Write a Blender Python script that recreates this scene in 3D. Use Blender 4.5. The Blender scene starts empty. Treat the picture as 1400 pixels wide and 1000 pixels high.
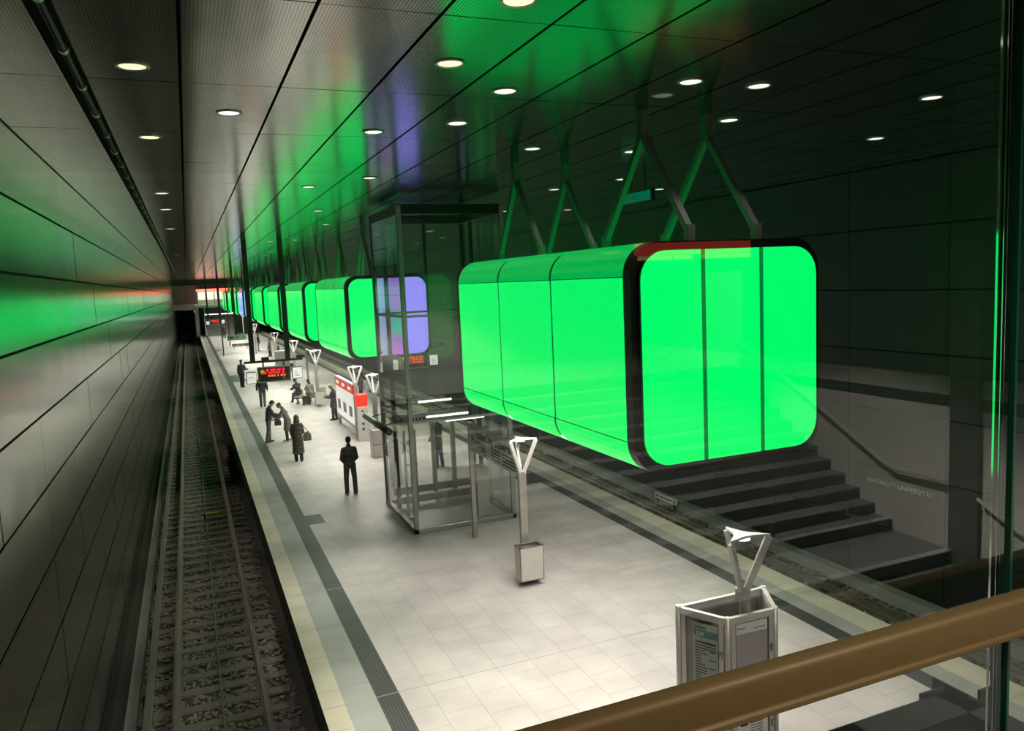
import bpy, bmesh, math, random
from mathutils import Vector, Matrix, noise
R = math.radians
rnd = random.Random(7)
sc = bpy.context.scene
col = sc.collection

# ------------------------------------------------------------------ materials
def mat(name, base, rough=.5, metal=0., emit=None, es=0., var=0., vscale=6., bump=0., bscale=40., spec=.5, coat=0.):
    m = bpy.data.materials.new(name); m.use_nodes = True
    nt = m.node_tree; b = nt.nodes['Principled BSDF']
    b.inputs['Base Color'].default_value = (*base, 1)
    b.inputs['Roughness'].default_value = rough
    b.inputs['Metallic'].default_value = metal
    b.inputs['Specular IOR Level'].default_value = spec
    b.inputs['Coat Weight'].default_value = coat
    if emit:
        b.inputs['Emission Color'].default_value = (*emit, 1)
        b.inputs['Emission Strength'].default_value = es
    if var or bump:
        tc = nt.nodes.new('ShaderNodeTexCoord')
    if var:
        n = nt.nodes.new('ShaderNodeTexNoise'); n.inputs['Scale'].default_value = vscale; n.inputs['Detail'].default_value = 4
        nt.links.new(tc.outputs['Object'], n.inputs['Vector'])
        mx = nt.nodes.new('ShaderNodeMix'); mx.data_type = 'RGBA'
        mx.inputs[6].default_value = (*[c * (1 - var) for c in base], 1)
        mx.inputs[7].default_value = (*[min(1, c * (1 + var)) for c in base], 1)
        nt.links.new(n.outputs['Fac'], mx.inputs[0]); nt.links.new(mx.outputs[2], b.inputs['Base Color'])
    if bump:
        n2 = nt.nodes.new('ShaderNodeTexNoise'); n2.inputs['Scale'].default_value = bscale; n2.inputs['Detail'].default_value = 3
        nt.links.new(tc.outputs['Object'], n2.inputs['Vector'])
        bp = nt.nodes.new('ShaderNodeBump'); bp.inputs['Strength'].default_value = bump; bp.inputs['Distance'].default_value = .02
        nt.links.new(n2.outputs['Fac'], bp.inputs['Height']); nt.links.new(bp.outputs['Normal'], b.inputs['Normal'])
    return m

def glass(name, tint=(.9, .95, .92), ior=1.5, rough=.0, haze=0., hcol=(.8, .8, .8)):
    m = bpy.data.materials.new(name); m.use_nodes = True
    nt = m.node_tree; nt.nodes.clear()
    o = nt.nodes.new('ShaderNodeOutputMaterial'); t = nt.nodes.new('ShaderNodeBsdfTransparent')
    g = nt.nodes.new('ShaderNodeBsdfGlossy'); f = nt.nodes.new('ShaderNodeFresnel'); x = nt.nodes.new('ShaderNodeMixShader')
    t.inputs['Color'].default_value = (*tint, 1); g.inputs['Roughness'].default_value = rough; f.inputs['IOR'].default_value = ior
    # the pane's back faces are met from inside: use the front-side value for both
    geo = nt.nodes.new('ShaderNodeNewGeometry')
    nt.links.new(f.outputs[0], x.inputs[0]); nt.links.new(t.outputs[0], x.inputs[1]); nt.links.new(g.outputs[0], x.inputs[2])
    mul = nt.nodes.new('ShaderNodeMath'); mul.operation = 'SUBTRACT'; mul.inputs[0].default_value = 1
    nt.links.new(geo.outputs['Backfacing'], mul.inputs[1])
    m2 = nt.nodes.new('ShaderNodeMath'); m2.operation = 'MULTIPLY'; m2.use_clamp = True
    nt.links.new(f.outputs[0], m2.inputs[0]); nt.links.new(mul.outputs[0], m2.inputs[1])
    m3 = nt.nodes.new('ShaderNodeMath'); m3.operation = 'MULTIPLY'; m3.use_clamp = True; m3.inputs[1].default_value = 1.8
    nt.links.new(m2.outputs[0], m3.inputs[0]); nt.links.new(m3.outputs[0], x.inputs[0])
    if haze:      # frosted sign film; on the lift panes a pale veil mixed in for brightness
        df = nt.nodes.new('ShaderNodeBsdfDiffuse'); df.inputs['Color'].default_value = (*hcol, 1)
        hx = nt.nodes.new('ShaderNodeMixShader'); hx.inputs[0].default_value = haze
        nt.links.new(x.outputs[0], hx.inputs[1]); nt.links.new(df.outputs[0], hx.inputs[2]); nt.links.new(hx.outputs[0], o.inputs[0])
    else: nt.links.new(x.outputs[0], o.inputs[0])
    return m

def tile_mat(name, c1, c2, grout, bw, bh, rough=.5, ms=.012, off=.5, bump=0.):
    m = bpy.data.materials.new(name); m.use_nodes = True
    nt = m.node_tree; b = nt.nodes['Principled BSDF']; b.inputs['Roughness'].default_value = rough
    tc = nt.nodes.new('ShaderNodeTexCoord'); br = nt.nodes.new('ShaderNodeTexBrick')
    br.inputs['Scale'].default_value = 1; br.inputs['Brick Width'].default_value = bw; br.inputs['Row Height'].default_value = bh
    br.inputs['Mortar Size'].default_value = ms; br.offset = off
    br.inputs['Color1'].default_value = (*c1, 1); br.inputs['Color2'].default_value = (*c2, 1); br.inputs['Mortar'].default_value = (*grout, 1)
    mp = nt.nodes.new('ShaderNodeMapping'); mp.inputs['Rotation'].default_value = (0, 0, R(90))
    nt.links.new(tc.outputs['Object'], mp.inputs[0]); nt.links.new(mp.outputs[0], br.inputs['Vector'])
    n = nt.nodes.new('ShaderNodeTexNoise'); n.inputs['Scale'].default_value = 1.3; n.inputs['Detail'].default_value = 6
    nt.links.new(tc.outputs['Object'], n.inputs['Vector'])
    mx = nt.nodes.new('ShaderNodeMix'); mx.data_type = 'RGBA'; mx.blend_type = 'MULTIPLY'
    rp = nt.nodes.new('ShaderNodeValToRGB'); rp.color_ramp.elements[0].color = (.82, .82, .82, 1); rp.color_ramp.elements[1].color = (1.06, 1.06, 1.06, 1)
    rp.color_ramp.elements[0].position = .3; rp.color_ramp.elements[1].position = .7
    nt.links.new(n.outputs['Fac'], rp.inputs[0])
    mx.inputs[0].default_value = 1
    nt.links.new(br.outputs['Color'], mx.inputs[6]); nt.links.new(rp.outputs[0], mx.inputs[7]); nt.links.new(mx.outputs[2], b.inputs['Base Color'])
    return m

def led_mat(name):   # multi-coloured LED wash: cyan - violet - magenta patches, as the lamps behind the glass are set
    m = bpy.data.materials.new(name); m.use_nodes = True
    nt = m.node_tree; b = nt.nodes['Principled BSDF']; b.inputs['Base Color'].default_value = (.02, .02, .03, 1); b.inputs['Roughness'].default_value = .15
    tc = nt.nodes.new('ShaderNodeTexCoord'); sp = nt.nodes.new('ShaderNodeSeparateXYZ'); nt.links.new(tc.outputs['Object'], sp.inputs[0])
    rx = nt.nodes.new('ShaderNodeMapRange'); rx.inputs['From Min'].default_value = -.45; rx.inputs['From Max'].default_value = .45
    nt.links.new(sp.outputs['X'], rx.inputs[0])
    r1 = nt.nodes.new('ShaderNodeValToRGB'); e = r1.color_ramp.elements
    e[0].position = .0; e[0].color = (.05, .85, .35, 1); e[1].position = 1; e[1].color = (.38, .22, .9, 1)
    q = e.new(.12); q.color = (.35, .6, .85, 1); q = e.new(.4); q.color = (.32, .3, .8, 1)
    nt.links.new(rx.outputs[0], r1.inputs[0])
    rz = nt.nodes.new('ShaderNodeMapRange'); rz.inputs['From Min'].default_value = .1; rz.inputs['From Max'].default_value = 2.7
    nt.links.new(sp.outputs['Z'], rz.inputs[0])
    r2 = nt.nodes.new('ShaderNodeValToRGB'); e = r2.color_ramp.elements
    e[0].position = 0; e[0].color = (.5, .1, .75, 1); e[1].position = 1; e[1].color = (.35, .16, .75, 1)
    for p_, c_ in ((.2, (.45, .12, .75, 1)), (.33, (.03, .6, .38, 1)), (.5, (.05, .5, .42, 1)), (.64, (.45, .1, .7, 1))):
        q = e.new(p_); q.color = c_
    nt.links.new(rz.outputs[0], r2.inputs[0])
    rm = nt.nodes.new('ShaderNodeMapRange'); rm.inputs['From Min'].default_value = .45; rm.inputs['From Max'].default_value = .62
    nt.links.new(rx.outputs[0], rm.inputs[0])
    mx = nt.nodes.new('ShaderNodeMix'); mx.data_type = 'RGBA'
    nt.links.new(rm.outputs[0], mx.inputs[0]); nt.links.new(r1.outputs[0], mx.inputs[6]); nt.links.new(r2.outputs[0], mx.inputs[7])
    nt.links.new(mx.outputs[2], b.inputs['Emission Color']); b.inputs['Emission Strength'].default_value = 1.5
    return m

def panel_metal(name, base, rough, lines=False):
    m = bpy.data.materials.new(name); m.use_nodes = True
    nt = m.node_tree; b = nt.nodes['Principled BSDF']
    b.inputs['Metallic'].default_value = 1.; b.inputs['Roughness'].default_value = rough
    tc = nt.nodes.new('ShaderNodeTexCoord')
    n = nt.nodes.new('ShaderNodeTexNoise'); n.inputs['Scale'].default_value = 1.6; n.inputs['Detail'].default_value = 5
    nt.links.new(tc.outputs['Object'], n.inputs['Vector'])
    mx = nt.nodes.new('ShaderNodeMix'); mx.data_type = 'RGBA'
    mx.inputs[6].default_value = (*[c * .86 for c in base], 1); mx.inputs[7].default_value = (*[c * 1.12 for c in base], 1)
    nt.links.new(n.outputs['Fac'], mx.inputs[0])
    last = mx.outputs[2]
    if lines:      # rows of fine perforation running along the hall
        w = nt.nodes.new('ShaderNodeTexWave'); w.bands_direction = 'X'; w.inputs['Scale'].default_value = 11; w.inputs['Distortion'].default_value = 0
        nt.links.new(tc.outputs['Object'], w.inputs['Vector'])
        m2 = nt.nodes.new('ShaderNodeMix'); m2.data_type = 'RGBA'; m2.blend_type = 'MULTIPLY'; m2.inputs[0].default_value = .45
        nt.links.new(last, m2.inputs[6]); nt.links.new(w.outputs['Color'], m2.inputs[7]); last = m2.outputs[2]
    nt.links.new(last, b.inputs['Base Color'])
    n3 = nt.nodes.new('ShaderNodeTexNoise'); n3.inputs['Scale'].default_value = .9; n3.inputs['Detail'].default_value = 1
    nt.links.new(tc.outputs['Object'], n3.inputs['Vector'])
    bp = nt.nodes.new('ShaderNodeBump'); bp.inputs['Strength'].default_value = .12; bp.inputs['Distance'].default_value = .05
    nt.links.new(n3.outputs['Fac'], bp.inputs['Height']); nt.links.new(bp.outputs['Normal'], b.inputs['Normal'])
    return m

GREEN = (.0, .90, .135)
M = dict(
    tile=tile_mat('platform tile', (.62, .575, .545), (.585, .54, .51), (.47, .43, .40), .62, .6, ms=.008),
    yellow=tile_mat('edge slab', (.70, .66, .50), (.65, .61, .47), (.5, .47, .38), 1.2, 3.0, off=0, ms=.01),
    greystrip=tile_mat('grey slab', (.42, .43, .40), (.39, .40, .375), (.30, .31, .29), 2.4, 3.0, off=0, ms=.01),
    tactile=tile_mat('tactile rib slab', (.12, .125, .122), (.14, .145, .14), (.06, .062, .06), 3.0, .05, ms=.02, off=0),
    jointmetal=mat('joint strip', (.42, .38, .34), .4, .3),
    platside=mat('platform side', (.018, .02, .018), .8, bump=.2, bscale=9),
    concrete=mat('concrete', (.30, .29, .27), .8, var=.15, vscale=3, bump=.15),
    ballast=mat('ballast stone', (.26, .225, .18), .9, var=.5, vscale=9, bump=.6, bscale=30),
    ballast_bed=mat('ballast bed', (.10, .085, .07), .95, var=.4, vscale=14, bump=1., bscale=24),
    sleeper=mat('sleeper', (.19, .165, .135), .9, var=.25, vscale=8, bump=.3),
    railsteel=mat('rail steel', (.34, .30, .26), .42, .8, var=.3, vscale=5),
    powerrail=mat('power rail cover', (.17, .155, .13), .6, var=.2),
    wallpanel=panel_metal('wall panel steel', (.54, .515, .475), .17),
    rightwall=panel_metal('track wall dark steel', (.07, .075, .07), .5),
    ceilpanel=panel_metal('ceiling panel steel', (.42, .405, .38), .16, True),
    black=mat('black gap', (.006, .006, .006), .8),
    darksteel=mat('dark painted steel', (.028, .031, .029), .45, .3, var=.15),
    frame_dark=mat('dark anodised frame', (.045, .042, .036), .38, .5, var=.2),
    steel=mat('brushed steel', (.42, .40, .37), .35, .8, var=.1, vscale=14),
    lightmetal=mat('light grey metal', (.60, .57, .53), .4, .35, var=.08),
    whitepaint=mat('white paint', (.84, .82, .79), .5, var=.05),
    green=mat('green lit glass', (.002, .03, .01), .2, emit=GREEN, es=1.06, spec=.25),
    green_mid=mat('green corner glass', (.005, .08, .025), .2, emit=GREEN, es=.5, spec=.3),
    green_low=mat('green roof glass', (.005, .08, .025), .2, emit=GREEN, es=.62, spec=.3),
    green_front=mat('green front glass', (.01, .10, .03), .10, emit=(.0, .93, .145), es=1.12, spec=.2),
    purple=mat('violet lit glass', (.02, .01, .06), .2, emit=(.32, .24, 1.), es=1.35, spec=.2),
    blue=mat('blue lit glass', (.02, .03, .06), .12, emit=(.32, .52, .95), es=1.),
    led=led_mat('multi-coloured lit glass'),
    whitelamp=mat('white diffuser', (.8, .8, .8), .4, emit=(1, .94, .88), es=8.6),
    downlens=mat('downlight lens', (.8, .8, .8), .4, emit=(1, .88, .78), es=1.5),
    downdim=mat('downlight lens warm', (.8, .8, .8), .4, emit=(1, .86, .55), es=1.25),
    tube=mat('light tube', (.8, .8, .8), .4, emit=(1, .96, .92), es=1.6),
    liftglass=glass('lift glass', (.97, .98, .972), 1.45, haze=.03),
    railglass=glass('balustrade glass', (.955, .965, .95), 1.5),
    signglass=glass('sign glass', (.85, .9, .86), 1.5, haze=.62, hcol=(.58, .63, .57)),
    handrail=mat('bronze brown handrail', (.21, .135, .045), .55, .1, var=.08, vscale=30),
    glassedge=mat('green glass edge', (.006, .10, .055), .3, spec=.5),
    polished=mat('added mirror strip metal', (.85, .88, .86), .10, 1.),
    ink=mat('dark lettering', (.02, .022, .02), .6),
    letters=mat('pale steel lettering', (.55, .55, .52), .4, .3),
    paper=mat('poster paper', (.36, .40, .37), .5, var=.04),
    paper2=mat('poster paper mauve', (.40, .36, .375), .5, var=.04),
    white=mat('white sheet', (.80, .80, .78), .5),
    teal=mat('teal banner', (.03, .20, .19), .5),
    red=mat('red panel', (.75, .06, .035), .4, emit=(1, .09, .05), es=.42),
    redcap=mat('red lit cap', (.75, .03, .02), .3, emit=(1, .03, .02), es=.75),
    ledred=mat('red LED', (.2, 0, 0), .5, emit=(1, .02, .04), es=1.1),
    ledorange=mat('orange LED', (.2, .05, 0), .5, emit=(1, .17, .04), es=1.0),
    ledyellow=mat('yellow symbol', (.5, .45, 0), .5, emit=(.6, .5, .02), es=.5),
    screen=mat('black screen', (.01, .012, .008), .3),
    signwhite=mat('lit white sign', (.7, .7, .7), .5, emit=(1, .97, .92), es=.62),
    signgreen=mat('green sign face', (.0, .16, .09), .4, emit=(0, .22, .12), es=.45),
    signpale=mat('pale green sign', (.33, .42, .37), .4),
    yellowbox=mat('yellow marker', (.75, .55, .06), .5),
    seatdark=mat('dark wooden seat', (.03, .027, .025), 1., spec=.05),
    stonedark=mat('dark stone', (.042, .048, .042), .4, var=.2),
    stonemid=mat('mid grey stone', (.33, .33, .31), .5, var=.12),
    plaster=mat('pale plaster', (.66, .65, .60), .7, var=.06, vscale=2),
    lit_window=mat('lit window', (.7, .6, .55), .4, emit=(1, .88, .76), es=.95),
    redfascia=mat('lit red fascia', (.6, .05, .03), .4, emit=(1, .14, .08), es=3.2),
    warmfascia=mat('lit cream fascia', (.6, .5, .3), .4, emit=(1, .62, .22), es=1.5),
    redheader=mat('dim red header', (.5, .05, .03), .4, emit=(1, .10, .06), es=1.5),
    perforated=mat('perforated sheet', (.33, .31, .29), .6, .4, bump=.5, bscale=120),
)

# ------------------------------------------------------------------ mesh helpers
class MB:
    def __init__(s): s.bm = bmesh.new()
    def box(s, x0, x1, y0, y1, z0, z1, mi=0, bev=0., mtx=None):
        r = bmesh.ops.create_cube(s.bm, size=1.)
        vs = r['verts']
        for v in vs:
            v.co = Vector((x0 + (v.co.x + .5) * (x1 - x0), y0 + (v.co.y + .5) * (y1 - y0), z0 + (v.co.z + .5) * (z1 - z0)))
        fs = list({f for v in vs for f in v.link_faces})
        for f in fs: f.material_index = mi
        if bev:
            es = list({e for v in vs for e in v.link_edges})
            q = bmesh.ops.bevel(s.bm, geom=es, offset=bev, segments=1, affect='EDGES', profile=.5, clamp_overlap=True)
            for f in q['faces']: f.material_index = mi
            if mtx:
                vs = list({v for f in q['faces'] for v in f.verts})
        if mtx:
            bmesh.ops.transform(s.bm, matrix=mtx, verts=vs)
        return s
    def bar(s, p0, p1, w, h, mi=0, up=(0, 0, 1), bev=0.):
        p0 = Vector(p0); p1 = Vector(p1); d = p1 - p0; L = d.length; z = d.normalized()
        x = Vector(up).cross(z)
        if x.length < 1e-4: x = Vector((1, 0, 0)).cross(z)
        x.normalize(); y = z.cross(x)
        m = Matrix(((x.x, y.x, z.x, p0.x), (x.y, y.y, z.y, p0.y), (x.z, y.z, z.z, p0.z), (0, 0, 0, 1)))
        return s.box(-w / 2, w / 2, -h / 2, h / 2, 0, L, mi, bev, m)
    def cyl(s, p0, p1, r0, r1=None, n=16, mi=0, caps=True):
        r1 = r0 if r1 is None else r1
        p0 = Vector(p0); p1 = Vector(p1); z = (p1 - p0).normalized()
        x = z.orthogonal().normalized(); y = z.cross(x)
        a, b = [], []
        for i in range(n):
            t = 2 * math.pi * i / n; d = x * math.cos(t) + y * math.sin(t)
            a.append(s.bm.verts.new(p0 + d * r0)); b.append(s.bm.verts.new(p1 + d * r1))
        for i in range(n):
            f = s.bm.faces.new((a[i], a[(i + 1) % n], b[(i + 1) % n], b[i])); f.material_index = mi; f.smooth = True
        if caps:
            f = s.bm.faces.new(list(reversed(a))); f.material_index = mi
            f = s.bm.faces.new(b); f.material_index = mi
        return s
    def tube(s, pts, r, n=10, mi=0):
        for a, b in zip(pts, pts[1:]): s.cyl(a, b, r, r, n, mi)
        for p in pts[1:-1]: s.ball(p, (r, r, r), 1, mi)
        return s
    def ball(s, c, rad, sub=2, mi=0, mtx=None):
        q = bmesh.ops.create_icosphere(s.bm, subdivisions=sub, radius=1.)
        c = Vector(c)
        for v in q['verts']:
            k = Vector((v.co.x * rad[0], v.co.y * rad[1], v.co.z * rad[2]))
            if mtx: k = mtx @ k
            v.co = c + k
        for f in {f for v in q['verts'] for f in v.link_faces}: f.material_index = mi; f.smooth = True
        return s
    def prism(s, poly, p, axis='z', mi=0):
        """poly: 2D points; p=(a,b) extent along axis. axis z: (x,y); y: (x,z); x: (y,z)"""
        def P(q, t): return {'z': (q[0], q[1], t), 'y': (q[0], t, q[1]), 'x': (t, q[0], q[1])}[axis]
        a = [s.bm.verts.new(P(q, p[0])) for q in poly]; b = [s.bm.verts.new(P(q, p[1])) for q in poly]
        n = len(poly)
        fs = [s.bm.faces.new(a), s.bm.faces.new(b[::-1])]
        for i in range(n): fs.append(s.bm.faces.new((a[i], a[(i + 1) % n], b[(i + 1) % n], b[i])))
        for f in fs: f.material_index = mi
        return s
    def quad(s, pts, mi=0):
        f = s.bm.faces.new([s.bm.verts.new(p) for p in pts]); f.material_index = mi; return s
    def build(s, name, m, parent=None, kind=None):
        bmesh.ops.recalc_face_normals(s.bm, faces=s.bm.faces[:])
        me = bpy.data.meshes.new(name); s.bm.to_mesh(me); s.bm.free()
        for k in (m if isinstance(m, (list, tuple)) else [m]): me.materials.append(k)
        o = bpy.data.objects.new(name, me); col.objects.link(o)
        if parent: o.parent = parent
        if kind: o['kind'] = kind
        return o

def thing(name, label, cat, loc=(0, 0, 0), rz=0., group=None):
    o = bpy.data.objects.new(name, None); col.objects.link(o); o.empty_display_size = .2
    o.location = loc; o.rotation_euler = (0, 0, rz)
    o['label'] = label; o['category'] = cat
    if group: o['group'] = group
    return o
def tag(o, label, cat, group=None, kind=None):
    o['label'] = label; o['category'] = cat
    if group: o['group'] = group
    if kind: o['kind'] = kind
    return o
def copy_tree(o, parent=None):
    c = o.copy(); col.objects.link(c); c.parent = parent
    for ch in list(o.children): copy_tree(ch, c)
    return c
def text(name, body, size, m, loc, rot, parent=None, ext=.004, align='LEFT'):
    cu = bpy.data.curves.new(name, 'FONT'); cu.body = body; cu.size = size; cu.extrude = ext; cu.align_x = align
    t = bpy.data.objects.new(name + '_tmp', cu); col.objects.link(t)
    dg = bpy.context.evaluated_depsgraph_get(); dg.update()
    me = bpy.data.meshes.new_from_object(t.evaluated_get(dg)); bpy.data.objects.remove(t)
    me.materials.clear(); me.materials.append(m)
    o = bpy.data.objects.new(name, me); col.objects.link(o); o.location = loc; o.rotation_euler = rot
    if parent: o.parent = parent
    return o
def struct(mb, name, m, parent=None):
    o = mb.build(name, m, parent)
    if not parent: o['kind'] = 'structure'
    return o
def spot(loc, power, angle=72, colr=(1, .92, .84), r=.1, blend=.6, parent=None):
    l = bpy.data.lights.new('downlight_beam', 'SPOT'); l.energy = power; l.spot_size = R(angle); l.spot_blend = blend
    l.color = colr; l.shadow_soft_size = r
    o = bpy.data.objects.new('downlight_beam', l); col.objects.link(o); o.location = loc
    if parent: o.parent = parent
    return o

XL, XR, ZC, YE = -1.85, 14.4, 8.45, 131.0      # left wall, right wall, ceiling, far end
PL, PR = 1.38, 10.94                            # platform edges
YB = -13.                                       # back of the hall behind the viewer
GY = 1.12                                       # glass balustrade plane
EX, HY, HZ, HT = 1.598, 1.045, 5.572, .078      # glass joint, handrail

# ------------------------------------------------------------------ platform floor
m_ = MB()
xs = [PL, 1.72, 2.2, 2.55, 9.73, 10.06, 10.42, PR]
xm = [1, 2, 3, 0, 3, 2, 1]
joints = [3.6, 11.47, 16.22, 24.05] + [24.05 + 7.9 * k for k in range(1, 14)]
ys = [-1.]
for j in joints: ys += [j - .012, j + .012]
ys.append(YE)
for a in range(len(ys) - 1):
    for b in range(7):
        isj = a % 2 == 1
        m_.quad([(xs[b], ys[a], 0), (xs[b + 1], ys[a], 0), (xs[b + 1], ys[a + 1], 0), (xs[b], ys[a + 1], 0)], 4 if isj else xm[b])
struct(m_, 'floor', [M['tile'], M['yellow'], M['greystrip'], M['tactile'], M['jointmetal']])
m_ = MB(); m_.box(PL, PR, -1, YE, -.14, -.004); m_.box(PL + .12, PR - .12, -1, YE, -1.3, -.14)
struct(m_, 'trim_1', M['platside'])
# tactile turn-offs beside the left ribbed strip, and one on the right
m_ = MB()
for (x0, x1, y0, y1) in ((2.55, 2.98, 21.1, 22.0), (2.55, 3.5, 58.5, 63.5), (2.55, 3.0, 92, 94), (9.25, 9.73, 21.8, 22.9)):
    m_.box(x0, x1, y0, y1, -.01, .003)
struct(m_, 'trim_2', M['tactile'])

# ------------------------------------------------------------------ track beds
m_ = MB(); m_.box(XL - .3, PL + .2, -1.5, YE + 40, -1.6, -1.27)
struct(m_, 'floor_left_track', M['ballast_bed'])
m_ = MB(); m_.box(PR - .2, XR + .3, -1.5, YE + 40, -1.6, -1.27)
struct(m_, 'floor_right_track', M['ballast_bed'])

def stones(x0, x1, y0, y1, n, name, label, skip):
    bm = bmesh.new()
    base = bmesh.new(); bmesh.ops.create_icosphere(base, subdivisions=1, radius=1.)
    bv = [v.co.copy() for v in base.verts]; bf = [[v.index for v in f.verts] for f in base.faces]; base.free()
    V, F = [], []
    for i in range(n):
        x = rnd.uniform(x0, x1); t = rnd.random(); y = y0 + (y1 - y0) * t ** 1.5
        r = rnd.uniform(.028, .058)
        sx, sy, sz = r * rnd.uniform(.8, 1.4), r * rnd.uniform(.8, 1.4), r * rnd.uniform(.6, 1.)
        a = rnd.uniform(0, 6.28); ca, sa = math.cos(a), math.sin(a); k = len(V)
        z = -1.262 + rnd.uniform(-.01, .035)
        for v in bv:
            j = 1 + rnd.uniform(-.22, .22)
            px, py, pz = v.x * sx * j, v.y * sy * j, v.z * sz * j
            V.append((x + px * ca - py * sa, y + px * sa + py * ca, z + pz))
        F += [[q + k for q in f] for f in bf]
    me = bpy.data.meshes.new(name); me.from_pydata(V, [], F); me.materials.append(M['ballast'])
    o = bpy.data.objects.new(name, me); col.objects.link(o)
    tag(o, label, 'ballast', kind='stuff')
stones(XL + .45, PL - .1, 8., 60., 15000, 'ballast', 'loose grey brown ballast stones between the rails of the left track', None)
stones(PR + .1, XR - .5, 6., 40., 9000, 'ballast', 'loose grey brown ballast stones between the rails of the right track', None)

def rail_bm(x, y0, y1, zt=-1.03):
    b = MB()
    b.box(x - .036, x + .036, y0, y1, zt - .045, zt, bev=.008)
    b.box(x - .009, x + .009, y0, y1, zt - .14, zt - .04)
    b.box(x - .075, x + .075, y0, y1, zt - .165, zt - .14)
    return b
def track(xc, label, y0, y1, near):
    t = thing('railway_track', label, 'track', (0, 0, 0))
    for dx in (-.7525, .7525): rail_bm(xc + dx, y0, y1).build('rail', M['railsteel'], t)
    y = near; k = 0; rest = MB()
    proto = None
    while y < YE:
        if k < 100:
            if proto is None:
                b = MB(); b.box(xc - 1.25, xc + 1.25, -.13, .13, -1.33, -1.2, bev=.02)
                for dx in (-.7525, .7525): b.box(xc + dx - .16, xc + dx + .16, -.09, .09, -1.2, -1.19)
                proto = b.build('sleeper', M['sleeper'], t); proto.location.y = y
            else:
                c = proto.copy(); col.objects.link(c); c.parent = t; c.location.y = y
        else:
            rest.box(xc - 1.25, xc + 1.25, y - .13, y + .13, -1.33, -1.2)
        y += .65; k += 1
    rest.build('distant_sleepers', M['sleeper'], t, kind='stuff')
    return t
track(-.02, 'railway track with two rails and concrete sleepers beside the left steel wall', -1, YE + 38, 7.)
track(12.5, 'railway track with two rails on ballast below the dark right wall', -1, YE + 38, 6.)
# power rail with cover, brackets
def power_rail(x, side, label):
    t = thing('power_rail', label, 'power rail')
    b = MB(); b.box(x - .07, x + .07, -1, YE + 20, -1.0, -.93, bev=.012); b.box(x - .07 if side < 0 else x + .045, x - .045 if side < 0 else x + .07, -1, YE + 20, -1.1, -.95)
    b.build('cover', M['powerrail'], t)
    b = MB(); b.box(x - .035, x + .035, -1, YE + 20, -1.09, -1.02); b.build('conductor', M['railsteel'], t)
    y = 9.3
    while y < 110:
        b = MB(); b.box(x - .13, x - .08, y - .05, y + .05, -1.19, -.98); b.box(x - .13, x + .02, y - .04, y + .04, -1.19, -1.14)
        b.build('bracket', M['darksteel'], t); y += 3.0
    return t
power_rail(-1.22, -1, 'covered power rail on brackets running between left rail and left wall')
power_rail(11.42, 1, 'covered power rail running under the right platform edge')
b = MB(); b.box(-1.62, -1.42, -1, YE + 10, -1.28, -1.12, bev=.01)
tag(b.build('cable_duct', M['concrete']), 'long grey cable duct at the foot of the left steel wall', 'cable duct')
b = MB(); b.box(XR - .42, XR - .1, -1, YE + 10, -1.3, -1.0, bev=.015)
tag(b.build('cable_duct', M['concrete']), 'long grey cable duct at the foot of the dark right wall', 'cable duct')
b = MB(); b.tube([(.0, y, -1.165) for y in range(-1, 131, 12)], .018, 8)
tag(b.build('cable', M['powerrail']), 'thin cable running down the middle of the left track', 'cable')
t = thing('track_marker', 'yellow marker box standing between the left rails', 'marker', (.2, 27.6, -1.27))
MB().box(-.22, .25, -.05, .05, .2, .27, bev=.01).build('marker_box', M['yellowbox'], t)
MB().box(-.26, -.2, -.05, .05, .0, .27).build('bracket', M['darksteel'], t)

# ------------------------------------------------------------------ walls and ceiling
def wall(name, x, inward, mt, y0, y1, z0, z1, pz, py, yo, gapm):
    b = MB()
    zs = []; z = ZC
    while z > z0: zs.append((max(z0, z - pz), z)); z -= pz
    y = yo
    while y > y0: y -= py
    while y < y1:
        for (a, c) in zs:
            t1, t2 = rnd.uniform(-.003, .003), rnd.uniform(-.003, .003)
            g = .017
            x1 = x - inward * .05
            pts = [(x + t1, y + .006), (x + t2, y + py - .006)]
            q = [(p[0], p[1], zz) for zz in (a + g, c - g) for p in pts]
            q = [q[0], q[1], q[3], q[2]]
            vs = [b.bm.verts.new(k) for k in q]; vb = [b.bm.verts.new((x1, k[1], k[2])) for k in q]
            b.bm.faces.new(vs)
            for i in range(4): b.bm.faces.new((vs[i], vs[(i + 1) % 4], vb[(i + 1) % 4], vb[i]))
        y += py
    lo, hi = min(x1, x - inward * .3), max(x1, x - inward * .3)
    b.box(lo, hi, y0, y1 + 2, z0 - .3, z1 + .2, mi=1)
    o = struct(b, name, [mt, M['black']])
    return o
wall('wall_left', XL, 1, M['wallpanel'], YB, YE, -1.25, ZC, .905, 2.6, 6.2, None)
wall('wall_right', XR, -1, M['rightwall'], YB, YE, -1.25, ZC, 1.36, 2.6, 6.2, None)

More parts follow.
